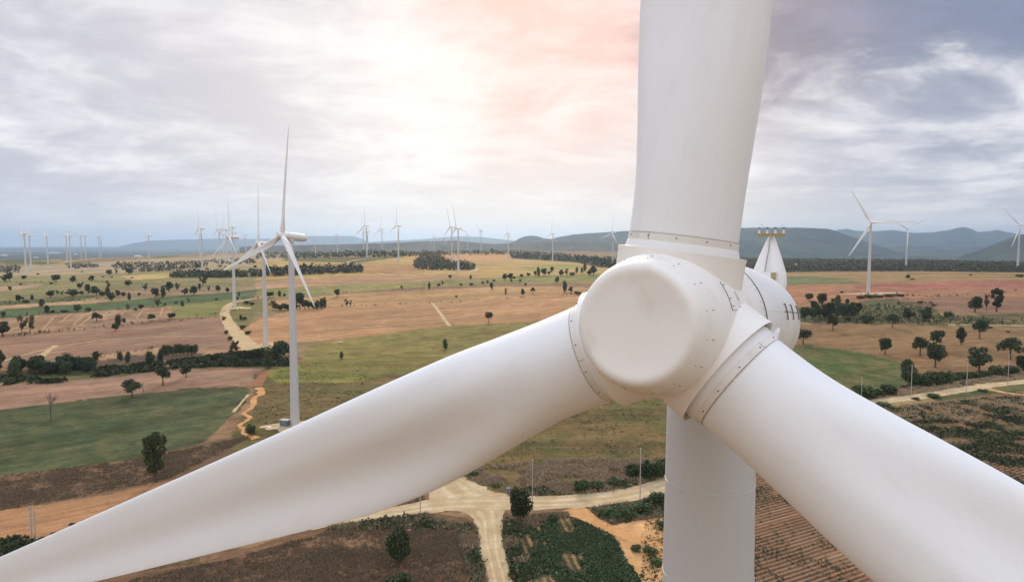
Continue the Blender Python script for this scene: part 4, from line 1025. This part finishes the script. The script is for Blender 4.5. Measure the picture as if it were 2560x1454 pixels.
# single trees worth a description of their own, left
area('trees in the left fields', 'the trees on the left fields', [
 (391,1204,128,64,'tall','tall dark tree with clear trunk standing above the left blade'),
 (127,1052,76,48,'bare','bare leafless tree in the dark green field'),
 (330,993,52,44,'umbrella','spreading tree at the top edge of the dark green field'),
 (359,982,28,22,'bare','small bare tree beside the spreading tree on the pink field'),
 (408,963,56,42,'umbrella','tallest spreading tree on the pink field below the row of trees'),
 (465,943,34,30,'round','round dark tree right of the tall one on the pink field'),
 (629,1086,32,30,'bush','dark round bush beside the zigzag sandy gully'),
 (38,1362,34,26,'umbrella','small tree on the sandy field by the left edge'),
 (69,1354,20,13,'umbrella','tiny sapling beside the twin poles at lower left'),
 (6,1392,42,34,'bush','dark bush cut by the left edge above the blade'),
 (180,1312,9,14,'bush','tiny bush just above the left blade'),
 (540,906,18,15,'round','small round tree alone right of the row at the ditch')])
area('trees among the striped tan fields', 'the striped tan field trees', [
 (6,838,38,40,'round'),(55,834,46,24,'airy'),(76,833,47,24,'airy'),(242,804,27,26,'umbrella'),(297,815,30,16,'column'),(289,828,20,18,'round'),(310,810,15,10,'round'),(380,804,22,20,'umbrella'),(429,797,15,20,'round'),
 (240,902,25,18,'column'),(301,900,21,15,'column'),(320,907,29,14,'column'),(373,915,38,24,'column')])
rg = random.Random(5)
area('row of trees along the ditch', 'the ditch tree row', [(402 + i * 9.6, 888 - i * .6 + (18 if i == 0 else 0), rg.uniform(21, 27) + (10 if i == 0 else 0), rg.uniform(13, 17), 'column') for i in range(10)])
wood = []
for i in range(30):
    x = rg.uniform(-30, 228); t = (x + 30) / 258
    yb = rg.uniform(918, 952 - 22 * t) ; wood.append((x, yb, rg.uniform(34, 52) * (1 - .25 * t), rg.uniform(26, 38), rg.choice(['round', 'round', 'bush', 'column'])))
area('grove of dense trees at left', 'the dense left-edge grove', sorted(wood, key=lambda t: t[1]))
w2 = [(588,905,26,22,'bush'),(600,903,28,22,'round'),(612,903,28,22,'round'),(624,902,28,22,'round'),(637,901,30,22,'column'),(650,900,30,22,'round'),(660,902,34,24,'round'),(672,920,56,26,'column'),(684,905,40,26,'round'),(698,900,48,32,'round'),(712,893,40,26,'round'),(726,888,26,22,'bush'),(580,892,30,18,'airy'),(590,884,34,20,'airy'),(583,868,18,14,'bush'),(575,850,14,12,'bush'),
 (607,822,14,14,'bush'),(620,835,12,16,'bush'),(602,800,14,8,'column'),(612,800,12,10,'bush'),(560,800,12,10,'bush'),(566,835,14,9,'bush')]
area('dark trees round the second near turbine', 'the second near turbine\'s trees', w2)
w3 = [(682,772,22,20,'airy'),(690,775,18,18,'round'),(700,776,17,18,'round'),(712,776,18,18,'round'),(724,775,18,20,'bush'),(738,774,20,20,'round'),(750,772,40,26,'round'),(762,773,24,20,'round'),(773,773,20,18,'round'),(784,773,21,16,'round'),(794,772,22,15,'column'),(804,771,26,13,'column'),(811,770,28,11,'column'),
 (675,744,15,22,'round'),(698,741,15,9,'column'),(711,741,9,8,'round'),(616,760,12,14,'bush'),(630,762,10,12,'bush'),(594,748,8,10,'bush')]
area('trees beside the two near turbines', 'the hedge behind the nearest towers', w3)
area('scattered trees on the central fields', 'the central tan field trees', [
 (843,742,19,16,'round'),(866,768,21,13,'airy'),(877,767,17,8,'airy'),(1222,807,33,19,'umbrella'),(1113,873,27,13,'column'),(1073,723,19,7,'column'),(1097,715,10,10,'bush'),(1106,714,13,9,'airy'),(854,896,18,10,'column'),(1004,722,8,7,'round'),
 (1229,725,20,10,'round'),(1265,742,23,9,'airy'),(1308,740,19,13,'round'),(1332,734,19,12,'umbrella'),(1411,730,29,12,'column'),(1426,732,16,14,'round'),(1440,736,12,9,'bush'),(1449,738,13,11,'bush'),(1141,743,7,6,'bush'),(1152,714,8,8,'bush'),(1178,713,8,10,'bush')])
area('trees below the central plateau', 'the trees below the plateau', [
 (1262,699,17,15,'round'),(1276,700,17,15,'round'),(1279,707,12,8,'airy'),(1304,694,9,10,'round'),(1321,691,9,11,'round'),(1346,690,23,10,'column'),(1360,690,19,17,'round'),(1372,686,12,9,'bush'),(1380,681,15,11,'round'),(1393,708,17,12,'round'),(1338,689,12,9,'round'),(1403,689,17,15,'round'),(1417,691,21,12,'airy'),(1430,689,12,14,'bush'),(1442,682,15,8,'column'),(1455,682,14,8,'column'),(1462,678,21,9,'column'),(1472,689,16,14,'round'),(1484,688,24,20,'round'),(1219,708,9,9,'round'),(1207,710,8,8,'round'),(1285,696,7,9,'bush'),(1125,696,9,10,'round'),(1177,697,10,7,'column'),(1235,703,6,9,'bush'),(1314,714,8,7,'round'),(1300,706,9,12,'airy')])
area('small trees in the far left fields', 'the far left field trees', [
 (10,704,20,16,'round'),(24,703,22,16,'round'),(60,700,12,12,'round'),(140,706,20,21,'round'),(181,707,18,18,'round'),(229,704,16,15,'round'),(273,689,15,16,'round'),(291,686,16,10,'airy'),(321,714,15,18,'round'),(322,685,15,18,'round'),(363,728,21,17,'airy'),(389,743,24,22,'round'),(408,744,31,13,'column'),(423,729,26,22,'round'),(445,727,21,15,'airy'),(462,737,17,20,'round'),(485,738,24,21,'round'),(508,714,26,25,'airy'),(500,727,20,12,'airy'),(522,729,16,10,'airy'),(546,729,16,15,'round'),(569,731,14,11,'round'),(597,744,15,8,'airy'),
 (127,744,18,20,'round'),(143,738,14,10,'airy'),(155,739,13,12,'airy'),(181,741,21,30,'round'),(199,723,15,12,'round'),(205,736,10,12,'round'),(220,736,27,15,'round'),(241,738,24,26,'round'),(256,740,16,14,'bush'),(270,726,26,12,'airy'),(270,743,26,13,'column'),(280,752,24,19,'round'),(295,744,19,13,'round'),(309,741,13,13,'round'),(323,750,19,9,'column'),(348,738,9,7,'bush'),(49,755,19,21,'round'),(64,757,12,14,'bush'),(80,750,14,8,'column'),(25,727,12,9,'round'),(52,712,6,8,'bush'),(104,766,20,14,'column'),(8,792,16,14,'round'),(117,783,21,13,'column'),(132,782,11,10,'bush'),(160,781,10,16,'bush'),(195,779,20,21,'round'),(221,779,12,15,'round'),(320,776,17,13,'airy'),(340,775,8,10,'bush'),(353,775,14,15,'round'),(395,766,18,22,'airy'),(412,763,8,8,'bush'),(440,758,7,9,'bush'),(456,766,15,9,'column'),(471,758,13,8,'airy'),(541,749,6,8,'bush'),(128,710,7,8,'bush'),(206,713,9,7,'round'),(95,687,6,6,'bush'),(258,693,4,6,'bush'),(280,694,5,6,'bush'),(330,695,4,7,'bush'),(205,680,4,7,'bush'),(550,669,8,13,'umbrella'),(563,667,4,6,'bush')])
area('trees in the right-hand fields', 'the right-hand field trees', [
 (2023,753,20,20,'round'),(2055,762,30,28,'round'),(2104,735,9,10,'umbrella'),(2082,825,44,30,'umbrella'),(2167,806,26,32,'bush'),(2231,818,42,30,'umbrella'),(2273,801,32,32,'round'),(2314,804,42,34,'round'),(2370,794,22,20,'bush'),(2437,780,40,36,'round'),(2466,778,44,15,'airy'),(2491,779,60,32,'tall'),(2449,846,56,36,'umbrella'),(2402,861,45,26,'round'),(2340,870,54,38,'umbrella'),(2300,889,52,40,'umbrella'),(2212,886,42,30,'round'),(2448,926,64,56,'round'),(2525,898,64,58,'umbrella'),(2008,861,46,38,'umbrella'),(2122,803,14,12,'bush'),(2335,765,8,12,'bush'),(2270,697,11,12,'round'),(2281,699,5,9,'bush'),(2427,689,5,8,'bush'),(2550,692,9,20,'bush'),(2475,820,6,12,'bush'),(2520,830,5,9,'bush'),(2300,757,7,12,'bush')])
w4 = [(2012,800,34,26,'round'),(2030,798,30,26,'round'),(2046,796,36,28,'round'),(2062,794,36,28,'column'),(2076,794,40,26,'round'),(2090,796,32,26,'round'),(2105,796,40,26,'round'),(2118,792,30,24,'round'),(2132,788,34,24,'column'),(2145,784,28,24,'round'),(2035,778,26,20,'round'),(2095,770,34,16,'column'),(2082,757,12,10,'round'),(2118,762,16,12,'round'),(2150,746,10,20,'bush'),(2170,744,10,26,'bush'),(2195,743,8,26,'bush'),(2225,741,9,28,'bush'),(2250,740,7,22,'bush')]
area('thicket behind the nacelle tail', 'the thicket by the nacelle', w4)
w5 = [(2338,918,60,44,'round'),(2270,968,70,42,'round'),(2288,966,42,38,'bush'),(2312,965,44,42,'bush'),(2340,962,46,40,'bush'),(2362,960,44,36,'bush'),(2160,996,48,50,'bush'),(2188,990,26,40,'bush'),(2225,982,28,40,'bush'),(2385,952,18,30,'bush'),(2405,946,22,34,'bush'),(2432,944,20,34,'bush'),(2460,942,22,32,'bush'),(2490,938,34,34,'bush'),(2525,935,30,40,'bush'),(2556,930,44,36,'round'),(2200,1022,10,26,'bush'),(2208,1016,16,34,'bush'),(2290,998,8,18,'bush'),(2330,992,12,34,'bush'),(2455,978,8,22,'bush'),(2150,1010,14,30,'bush')]
area('thicket along the road at right', 'the right-hand roadside thicket', w5)
area('trees and bushes round the junction', 'the junction bushes', [
 (1300,1320,98,60,'round','dense green tree standing in the angle of the dirt road junction'),
 (997,1420,104,76,'round','dark spreading tree in the brown field below the left blade'),
 (996,1500,66,84,'round','dark treetop cut by the bottom edge of the brown field'),
 (1311,1480,70,16,'column','very slim dark tree at the bottom edge beside the green crop'),
 (1452,1228,40,42,'bush','dark round bush in the dry grass above the road'),
 (1492,1220,22,40,'bush'),(1540,1212,22,44,'bush'),(1585,1190,42,44,'bush'),(1622,1198,58,44,'bush'),(1652,1192,56,40,'bush'),(1530,1288,28,40,'bush'),(1565,1292,36,50,'bush'),(1605,1280,34,50,'bush'),(1645,1262,46,44,'bush'),(1382,1302,24,24,'bush'),(1655,1320,24,30,'bush'),(1605,1440,10,12,'bush'),(1625,1385,26,40,'bush'),(1590,1375,20,28,'bush'),(1640,1410,20,30,'bush'),(1240,1215,12,20,'bush'),(1184,1190,16,24,'bush')])

# --- stuff: distant woods, scrub, straw and crop rows
def wood_stuff(name, polys, label, count, hgt, seed, dmax=9000, m='wood', per=10):
    rng = np.random.default_rng(seed); C_ = []; S_ = []
    for poly in polys:
        P = np.array(poly, float); x0, y0 = P.min(0); x1, y1 = P.max(0); k = 0; tries = 0
        nn = int(count * ((x1 - x0) * (y1 - y0)) / sum(np.prod(np.ptp(np.array(q, float), axis=0)) for q in polys))
        xs = rng.uniform(x0, x1, nn); ys = rng.uniform(y0, y1, nn); ok = inside(poly, xs, ys)
        C_.append(at_many(xs[ok], ys[ok], dmax))
    C_ = np.concatenate(C_); hh = hgt * rng.uniform(.45, 1.0, len(C_)) * np.where(rng.random(len(C_)) < .12, 1.5, 1)
    c = np.repeat(C_, per, 0); h = np.repeat(hh, per); d = rnd_dirs(len(c), rng)
    c = c + d * np.stack([h * .33, h * .33, h * .42], -1) + np.stack([h * 0, h * 0, h * .5], -1)
    V, Q_ = quads(c, h * .17, rng, .3)
    o = npmesh(name, V, Q_, M[m], None, np.repeat(np.clip(rng.normal(.4, .22, len(c)), 0, 1), 4))
    tag(o, label, None, kind='stuff'); return o
wood_stuff('woodland', [[(1040,650),(1060,640),(1100,638),(1125,655),(1190,664),(1185,674),(1130,676),(1045,674),(1035,665)]], 'dark plantation beside the loop road on the plateau', 1300, 9, 1)
wood_stuff('woodland', [[(425,692),(440,684),(560,684),(700,674),(905,667),(907,682),(700,690),(560,695),(425,694)]], 'long dark belt of trees behind the near turbines', 2200, 10, 2)
wood_stuff('woodland', [[(165,664),(210,660),(248,664),(248,670),(165,672)],[(278,660),(330,656),(400,658),(520,654),(520,668),(420,678),(330,682),(278,668)],[(0,672),(30,666),(50,670),(48,682),(5,684)],[(520,655),(600,650),(640,650),(640,660),(560,662)]], 'dark tree belts below the far left turbines', 1300, 8, 3)
wood_stuff('woodland', [[(1275,638),(1320,634),(1420,640),(1500,648),(1760,660),(1760,676),(1500,668),(1440,656),(1350,650),(1280,646)]], 'dark forest behind the plateau left of the spinner', 2800, 14, 4)
wood_stuff('woodland', [[(1770,648),(2200,647),(2700,646),(2700,680),(2560,681),(2300,678),(2100,678),(1770,682)]], 'dark forest beyond the right-hand fields', 9000, 5.5, 5, per=7)
wood_stuff('woodland', [[(640,632),(800,630),(1000,632),(1280,628),(1400,634),(1280,636),(1000,642),(860,644),(640,648)]], 'low scrubby woodland behind the plateau', 2200, 12, 6, m='leaf3')
wood_stuff('hedgerow', [[(0,841),(300,813),(560,790),(560,793),(300,816),(0,844)],[(0,704),(160,706),(270,700),(270,704),(160,710),(0,708)],[(0,757),(130,752),(270,742),(270,750),(130,757),(0,763)],[(420,800),(610,771),(610,774),(420,803)],[(0,794),(240,776),(430,762),(430,765),(240,779),(0,797)],
   [(150,903),(300,885),(430,866),(430,868),(300,887),(150,906)],[(660,780),(760,768),(1080,757),(1450,735),(1450,737),(1080,759),(760,770),(660,782)],[(640,745),(850,732),(1080,718),(1080,720),(850,735),(640,747)],[(280,843),(300,828),(296,828),(262,848)]], 'thin dark hedges between the left and central fields', 5200, 3.0, 7, m='scrub', per=7)
wood_stuff('hedgerow', [[(2060,770),(2330,755),(2345,785),(2240,806),(2030,806)],[(2050,806),(2300,790),(2560,800),(2560,812),(2300,812)],[(2150,735),(2330,738),(2420,735),(2420,738),(2330,742),(2150,740)],[(2450,740),(2560,722),(2560,724),(2450,743)]], 'low green scrub between the right-hand fields', 1500, 3.0, 8, m='scrub', per=9)

def tufts(name, polys, label, n, size, seed, m, per=5, tall=.6):
    rng = np.random.default_rng(seed); tot = sum(np.prod(np.ptp(np.array(q, float), axis=0)) for q in polys); CC = []
    for poly in polys:
        W = np.array([at(x, y)[:2] for x, y in poly]); x0, y0 = W.min(0); x1, y1 = W.max(0)
        nn = int(n * np.prod(np.ptp(np.array(poly, float), axis=0)) / tot)
        got = 0; k = 0
        while got < nn and k < 40:
            xs = rng.uniform(x0, x1, nn * 2); ys = rng.uniform(y0, y1, nn * 2)
            keep = inside([tuple(p) for p in W], xs, ys) & (fbm(xs / 9, ys / 9, seed) > (rng.uniform(.38, .56, len(xs)) if m != 'stubble' else rng.uniform(.2, .8, len(xs))))
            CC.append(np.stack([xs[keep], ys[keep]], -1)); got += keep.sum(); k += 1
    P = np.concatenate(CC); P = P[off_road(P[:, 0], P[:, 1])]; z = gheight(P[:, 0], P[:, 1])
    s = size * rng.uniform(.5, 1.5, len(P)) * (.6 + .8 * fbm(P[:, 0] / 6, P[:, 1] / 6, seed + 2))
    c = np.repeat(np.stack([P[:, 0], P[:, 1], z], -1), per, 0); ss = np.repeat(s, per)
    c = c + rng.normal(size=c.shape) * ss[:, None] * np.array([.5, .5, .0]); c[:, 2] += ss * tall * rng.uniform(.1, 1, len(c))
    if m in ('straw', 'stubble'):
        c = np.repeat(c, 3, 0); ss3 = np.repeat(ss, 3); c = c + rng.normal(size=c.shape) * ss3[:, None] * np.array([.3, .3, 0]); c[:, 2] = gheight(c[:, 0], c[:, 1]); V, Q_ = blades_(c, ss3 * .75, rng); per = per * 3
    else: V, Q_ = quads(c, ss * .27, rng, -.2)
    lv = np.repeat(np.clip(np.repeat(rng.normal(.45, .2, len(P)), per) + rng.normal(0, .12, len(c)), 0, 1), 4)
    o = npmesh(name, V, Q_, M[m], None, lv); tag(o, label, None, kind='stuff'); return o
tufts('dry_grass', [[(1140,1190),(1250,1228),(1300,1238),(1560,1225),(1665,1195),(1665,1150),(1400,1150),(1200,1170)]], 'dry straw-coloured grass above the junction', 7000, 1.0, 31, 'straw')
tufts('dry_grass', [[(820,1318),(1040,1282),(1160,1292),(1200,1340),(1225,1454),(1185,1454),(1150,1320),(1000,1318)],[(1255,1290),(1440,1284),(1350,1300),(1290,1335),(1315,1454),(1270,1454)],[(1450,1282),(1660,1225),(1660,1290),(1530,1310)],[(1060,1240),(1100,1215),(1095,1245),(960,1268),(1000,1252)]], 'dry grass on the verges round the junction', 7000, .95, 32, 'straw')
tufts('scrub', [[(820,1318),(1040,1282),(1160,1292),(1200,1340),(1225,1454),(1185,1454),(1150,1320),(1000,1318)],[(1255,1290),(1440,1284),(1350,1300),(1290,1335),(1315,1454),(1270,1454)],[(1450,1282),(1660,1225),(1660,1290),(1530,1310)],[(1300,1225),(1560,1205),(1665,1150),(1665,1195),(1560,1222),(1350,1236)]], 'dark low scrub on the verges round the junction', 3600, 1.25, 33, 'scrub')
tufts('dry_grass', [[(1900,1090),(2190,995),(2300,965),(2560,930),(2560,945),(2300,985),(2190,1000),(1900,1105)],[(2200,1020),(2560,980),(2560,1040),(2200,1060)]], 'dry grass along both sides of the right-hand road', 7000, 1.1, 34, 'straw')
tufts('scrub', [[(1900,1135),(2200,1025),(2560,985),(2560,1300),(2300,1200)],[(2100,1000),(2300,955),(2560,930),(2560,940),(2300,975),(2150,1000)]], 'patches of green scrub in the right-hand row field', 6500, 1.15, 35, 'scrub')
tufts('stubble', [[(0,1190),(300,1152),(520,1110),(640,1085),(420,1195),(200,1240),(0,1275)],[(300,1454),(560,1400),(860,1320),(1040,1305),(1150,1330),(1190,1454)]], 'brown dry stubble left and below the long blade', 14000, .55, 36, 'stubble', 4)
tufts('crop', [[(1290,1335),(1350,1300),(1450,1284),(1535,1350),(1562,1400),(1600,1454),(1330,1454),(1310,1400)]], 'leafy green crop beside the dirt road at the bottom', 10000, .75, 37, 'crop', 5, .5)
tufts('scrub', [[(640,1000),(700,940),(1300,940),(1660,1010),(1660,1150),(1400,1150),(1130,1180),(900,1180),(640,1060)],[(660,915),(745,905),(1000,905),(1300,905),(1300,925),(900,945),(660,950)]], 'low olive scrub over the slope round the near turbine', 2200, .75, 38, 'slope', 4, .2)
tufts('scrub', [[(240,925),(420,905),(620,885),(730,900),(720,915),(560,915),(420,922),(240,942)],[(0,940),(160,955),(0,962)],[(0,1372),(60,1375),(120,1375),(0,1420)]], 'dense green undergrowth along the left ditch', 5000, 2.4, 39, 'scrub', 6, .7)
# individual plants standing in rows of the furrowed field at lower right
def row_plants():
    rng = np.random.default_rng(77); p0 = at(1890, 1360); p1 = at(2060, 1310); d = np.array([p1[0] - p0[0], p1[1] - p0[1]]); d /= np.linalg.norm(d); n = np.array([-d[1], d[0]])
    poly = [(1610,1300),(1670,1275),(1890,1195),(2150,1130),(2560,1090),(2560,1500),(2560,1600),(1600,1600)]
    W = np.array([at(x, y)[:2] for x, y in poly]); u = (W @ n); v = (W @ d); out = []
    for k in range(int(u.min() / 1.75) - 1, int(u.max() / 1.75) + 2):
        vs = np.arange(v.min(), v.max(), .9); vs = vs + rng.normal(0, .25, len(vs)); us_ = (k + .25) * 1.75 + rng.normal(0, .16, len(vs))
        out.append(us_[:, None] * n + vs[:, None] * d)
    P = np.concatenate(out); keep = inside([tuple(p) for p in W], P[:, 0], P[:, 1]); P = P[keep]
    dn = .65 * fbm(P[:, 0] / 26, P[:, 1] / 26, 61, 3) + .35 * fbm(P[:, 0] / 5, P[:, 1] / 5, 62, 2); keep = dn > rng.uniform(.37, .60, len(P)); P = P[keep]; dn = dn[keep]
    z = gheight(P[:, 0], P[:, 1]); per = 6; s = rng.uniform(.25, .85, len(P)) * (.15 + 1.2 * dn)
    c = np.repeat(np.stack([P[:, 0], P[:, 1], z], -1), per, 0); ss = np.repeat(s, per); c += rng.normal(size=c.shape) * ss[:, None] * np.array([.45, .45, 0]); c[:, 2] += ss * rng.uniform(.05, .9, len(c))
    V, Q_ = quads(c, ss * .33, rng, .0); o = npmesh('crop_rows', V, Q_, M['crop'], None, np.repeat(np.clip(np.repeat(rng.normal(.40, .25, len(P)), per), 0, 1), 4))
    tag(o, 'green and brown plants in furrow rows at lower right', None, kind='stuff')
row_plants()

# ------------------------------------------------------------------ power poles and wires
def make_pole(px, py, top, label, dbl=False):
    x, y, z = at(px, py); S = y * math.cos(PITCH) + (CAM_Z - z) * math.sin(PITCH); H = (py - top) / F_PX * S
    r = empty('power_pole', (x, y, z), 0); pm = MB()
    pm.box((0, 0, H / 2), (.30, .30, H)); 
    for k in range(8): pm.box((0, -.155, H * (.15 + .09 * k)), (.12, .02, .25))
    pm.build('post', M['concrete'], r)
    if dbl:
        p2 = MB(); p2.box((.8, .5, H * .43), (.26, .26, H * .86)); p2.build('post', M['concrete'], r)
    tops = []
    cm = MB(); cm.box((0, 0, H - .35), (.10, 2.0, .12)); cm.build('crossarm', M['steel'], r)
    for j, yy in enumerate((-.9, 0, .9)):
        im = MB(); im.lathe([(H - .28, .05), (H - .2, .09), (H - .12, .05), (H - .05, .08), (H + .02, .03)], 8, cap=True); im.build('insulator', M['lamp'], r, False, Matrix.Translation((0, yy, 0)))
    g_ = 'power poles along the dirt roads'; tag(r, label, 'power pole', g_)
    return Vector((x, y, z)), H
PL = [(1051,1288,1234,'power pole just below the left blade beside the junction road'),(1331,1278,1145,'tall power pole beside the green tree at the junction'),(1600,1250,1118,'power pole in front of the dark bushes left of the big tower'),
      (2153,1000,940,'power pole standing right beside the edge of the right blade'),(2277,997,912,'power pole in front of the tree thicket by the road'),(2416,977,896,'power pole on the bright bend of the right-hand road'),(2519,968,884,'power pole nearest the right edge of the photo'),(80,1356,1262,'twin concrete power pole on the sandy field at lower left')]
tops = []
for px, py, tp, lab in PL: tops.append(make_pole(px, py, tp, lab, lab.startswith('twin')))
def wires(i, j, lab):
    mb = MB(); (a, ha), (b, hb_) = tops[i], tops[j]
    for lev, yy in ((.02, -.9), (.02, .9), (-2.2, 0), (-4.2, 0)):
        P = []
        for k in range(13):
            t = k / 12; p = a.lerp(b, t); z = (a.z + ha + lev) * (1 - t) + (b.z + hb_ + lev) * t - 1.5 * 4 * t * (1 - t)
            P.append((p.x, p.y + yy, z))
        mb.tube(P, .022, 5)
    o = mb.build('power_line', M['wire']); tag(o, lab, 'cable', 'power lines')
wires(0, 1, 'thin sagging wires between the two poles nearest the junction'); wires(1, 2, 'thin sagging wires over the dry grass left of the big tower'); wires(3, 4, 'thin wires crossing the green field by the right blade'); wires(4, 5, 'thin wires in front of the roadside thicket'); wires(5, 6, 'thin wires between the two rightmost poles')

# ------------------------------------------------------------------ small things
x, y, z = at(1270, 1236); r = empty('road_sign', (x, y, z), R_(-4)); S = F_PX / (y + 6)
pm = MB(); pm.box((0, 0, 2.35), (1.75, .08, 1.0)); pan = pm.build('panel', M['blue'], r)
pm = MB(); pm.box((0, -.045, 2.62), (1.5, .012, .16)); pm.box((.05, -.045, 2.32), (1.1, .012, .10)); pm.build('lettering', M['roofw'], pan)
for sx in (-.55, .55):
    pm = MB(); pm.box((sx, .06, 1.2), (.12, .12, 2.4)); pm.build('post', M['concrete'], r)
tag(r, 'blue road sign on two pale posts beside the junction', 'road sign')
x, y, z = at(1089, 1216); r = empty('marker_post', (x, y, z)); pm = MB(); pm.tube([(0, 0, 0), (0, 0, 1.0)], .06, 8); pm.build('post', M['concrete'], r)
pm = MB(); pm.lathe([(-.28, .0), (-.24, .15), (-.12, .25), (0, .28), (.12, .25), (.24, .15), (.28, 0)], 16); pm.build('disc', M['roofw'], r, True, Matrix.Translation((0, 0, 1.15)))
tag(r, 'small round white marker at the edge of the dirt road', 'marker')
x, y, z = at(713, 1064); r = empty('transformer_kiosk', (x, y, z), R_(-20)); pm = MB(); pm.box((0, 0, 1.45), (4.2, 2.6, 2.9)); bod = pm.build('cabinet', M['kiosk'], r)
pm = MB(); pm.box((0, 0, 3.0), (4.6, 3.0, .22)); pm.build('roof', M['concrete'], r)
for sx in (-1.0, 1.0):
    pm = MB(); pm.box((sx, -1.32, 1.35), (1.7, .05, 2.2)); pm.build('door', M['kiosk'], bod)
pm = MB(); pm.box((-.1, -1.36, 2.1), (.5, .03, .45)); pm.build('notice', M['roofw'], bod)
pm = MB(); pm.box((-2.13, 0, 1.45), (.06, 2.4, 2.6)); pm.build('side_panel', M['wallw'], bod)
pm = MB(); pm.box((0, -.2, .06), (5.6, 4.2, .24)); pm.build('plinth', M['concrete'], r)
tag(r, 'dark grey transformer kiosk beside the foot of the near turbine', 'kiosk')
for i, (px, py, L, w_, rz, lab) in enumerate([(672,1068,4.2,1.1,-38,'white slab lying left of the transformer kiosk'),(690,1070,3.0,.8,15,'pale slab lying against the kiosk end of the pad'),(604,892,11,1.2,14,'long white pipe lying by the access road'),(2195,735,9,2.0,3,'white slab beside the foot of the right-hand turbine')]):
    x, y, z = at(px, py); pm = MB(); pm.box((0, 0, .22), (L, w_, .30)); pm.box((0, 0, .40), (L * .96, w_ * .8, .08)); o = pm.build('concrete_slab', M['roofw']); o.location = (x, y, z); o.rotation_euler = (0, 0, R_(rz)); tag(o, lab, 'slab')
def house(px, py, wpx, hpx, name, label, cat, wall='wallw', roof='roofw', rz=0, dmax=40000):
    x, y, z = at(px, py, dmax); k = y / F_PX; W_, H_ = wpx * k, hpx * k; Dp = W_ * .5
    r = empty(name, (x, y, z), R_(rz)); pm = MB(); h = H_ * .6
    pm.box((0, 0, h / 2 - .5), (W_, Dp, h + 1)); wl = pm.build('wall', M[wall], r)
    rm = MB(); e = W_ * .04
    V = [(-W_/2-e, -Dp/2-e, h), (W_/2+e, -Dp/2-e, h), (W_/2+e, Dp/2+e, h), (-W_/2-e, Dp/2+e, h), (-W_/2-e, 0, H_), (W_/2+e, 0, H_)]
    rm.add(V, [(0, 1, 5, 4), (2, 3, 4, 5), (0, 4, 3), (1, 2, 5), (0, 3, 2, 1)]); rm.build('roof', M[roof], r)
    dm = MB(); dm.box((0, -Dp / 2 - .02 * Dp, h * .35), (W_ * .12, .03 * Dp, h * .7)); dm.build('door', M['dark'], r)
    for s_ in (-.3, .3):
        dm = MB(); dm.box((W_ * s_, -Dp / 2 - .02 * Dp, h * .5), (W_ * .12, .02 * Dp, h * .3)); dm.build('window', M['dark'], r)
    tag(r, label, cat)
house(345, 643, 14, 5, 'white_shed', 'long white-roofed shed on the ridge left of the near turbines', 'shed')
house(852, 858, 8, 4, 'field_hut', 'tiny white-roofed hut in the green field right of the near turbine', 'hut', 'redc')
house(12, 640, 14, 3, 'distant_house', 'pale roof leftmost on the far plain at the left edge', 'house')
house(90, 645, 10, 3, 'distant_house', 'white house on the far plain between the first leftmost turbines', 'house')
house(138, 634, 26, 3, 'distant_house', 'long pale roofs on the far plain right of the third turbine', 'house')
house(189, 637, 7, 3, 'distant_house', 'small white house on the far plain behind the turbine pair', 'house')
house(130, 630, 7, 2.4, 'distant_house', 'reddish roof on the far plain above the long pale roofs', 'house', 'wallw', 'redc')
house(1990, 662, 6, 2.6, 'distant_house', 'pale building in the dark forest right of the mast fin', 'house')
x, y, z = at(1020, 1326); pm = MB()
pm.add([(-1.2, -.7, .02), (1.1, -.6, .02), (1.25, .7, .02), (-1.0, .6, .02), (-1.0, -.5, .35), (.9, -.4, .42), (1.0, .5, .40), (-.8, .45, .33)], [(0, 1, 5, 4), (1, 2, 6, 5), (2, 3, 7, 6), (3, 0, 4, 7), (4, 5, 6, 7)])
o = pm.build('tarpaulin', M['redc']); o.location = (x, y, z); tag(o, 'small red tarpaulin on the verge above the dark tree', 'tarpaulin')

# unused prototypes never planted are removed
for ps in PROT.values():
    for p in ps:
        if p.location.z < -400:
            for ch in list(p.children): bpy.data.objects.remove(ch)
            bpy.data.objects.remove(p)

# ------------------------------------------------------------------ haze: one closed box of thin air
hm = bpy.data.materials.new('haze_air'); hm.use_nodes = True; nt = hm.node_tree
for n_ in list(nt.nodes):
    if n_.type != 'OUTPUT_MATERIAL': nt.nodes.remove(n_)
pv = nt.nodes.new('ShaderNodeVolumePrincipled'); pv.inputs['Density'].default_value = 4.3e-5
pv.inputs['Color'].default_value = (.52, .73, 1.0, 1); pv.inputs['Anisotropy'].default_value = .72
nt.links.new(pv.outputs[0], [n_ for n_ in nt.nodes if n_.type == 'OUTPUT_MATERIAL'][0].inputs['Volume'])
hb2 = MB(); hb2.box((0, 0, 330), (93000, 93000, 860)); hz_ = hb2.build('haze', hm); tag(hz_, 'thin blue haze over the whole plain', None, kind='stuff')
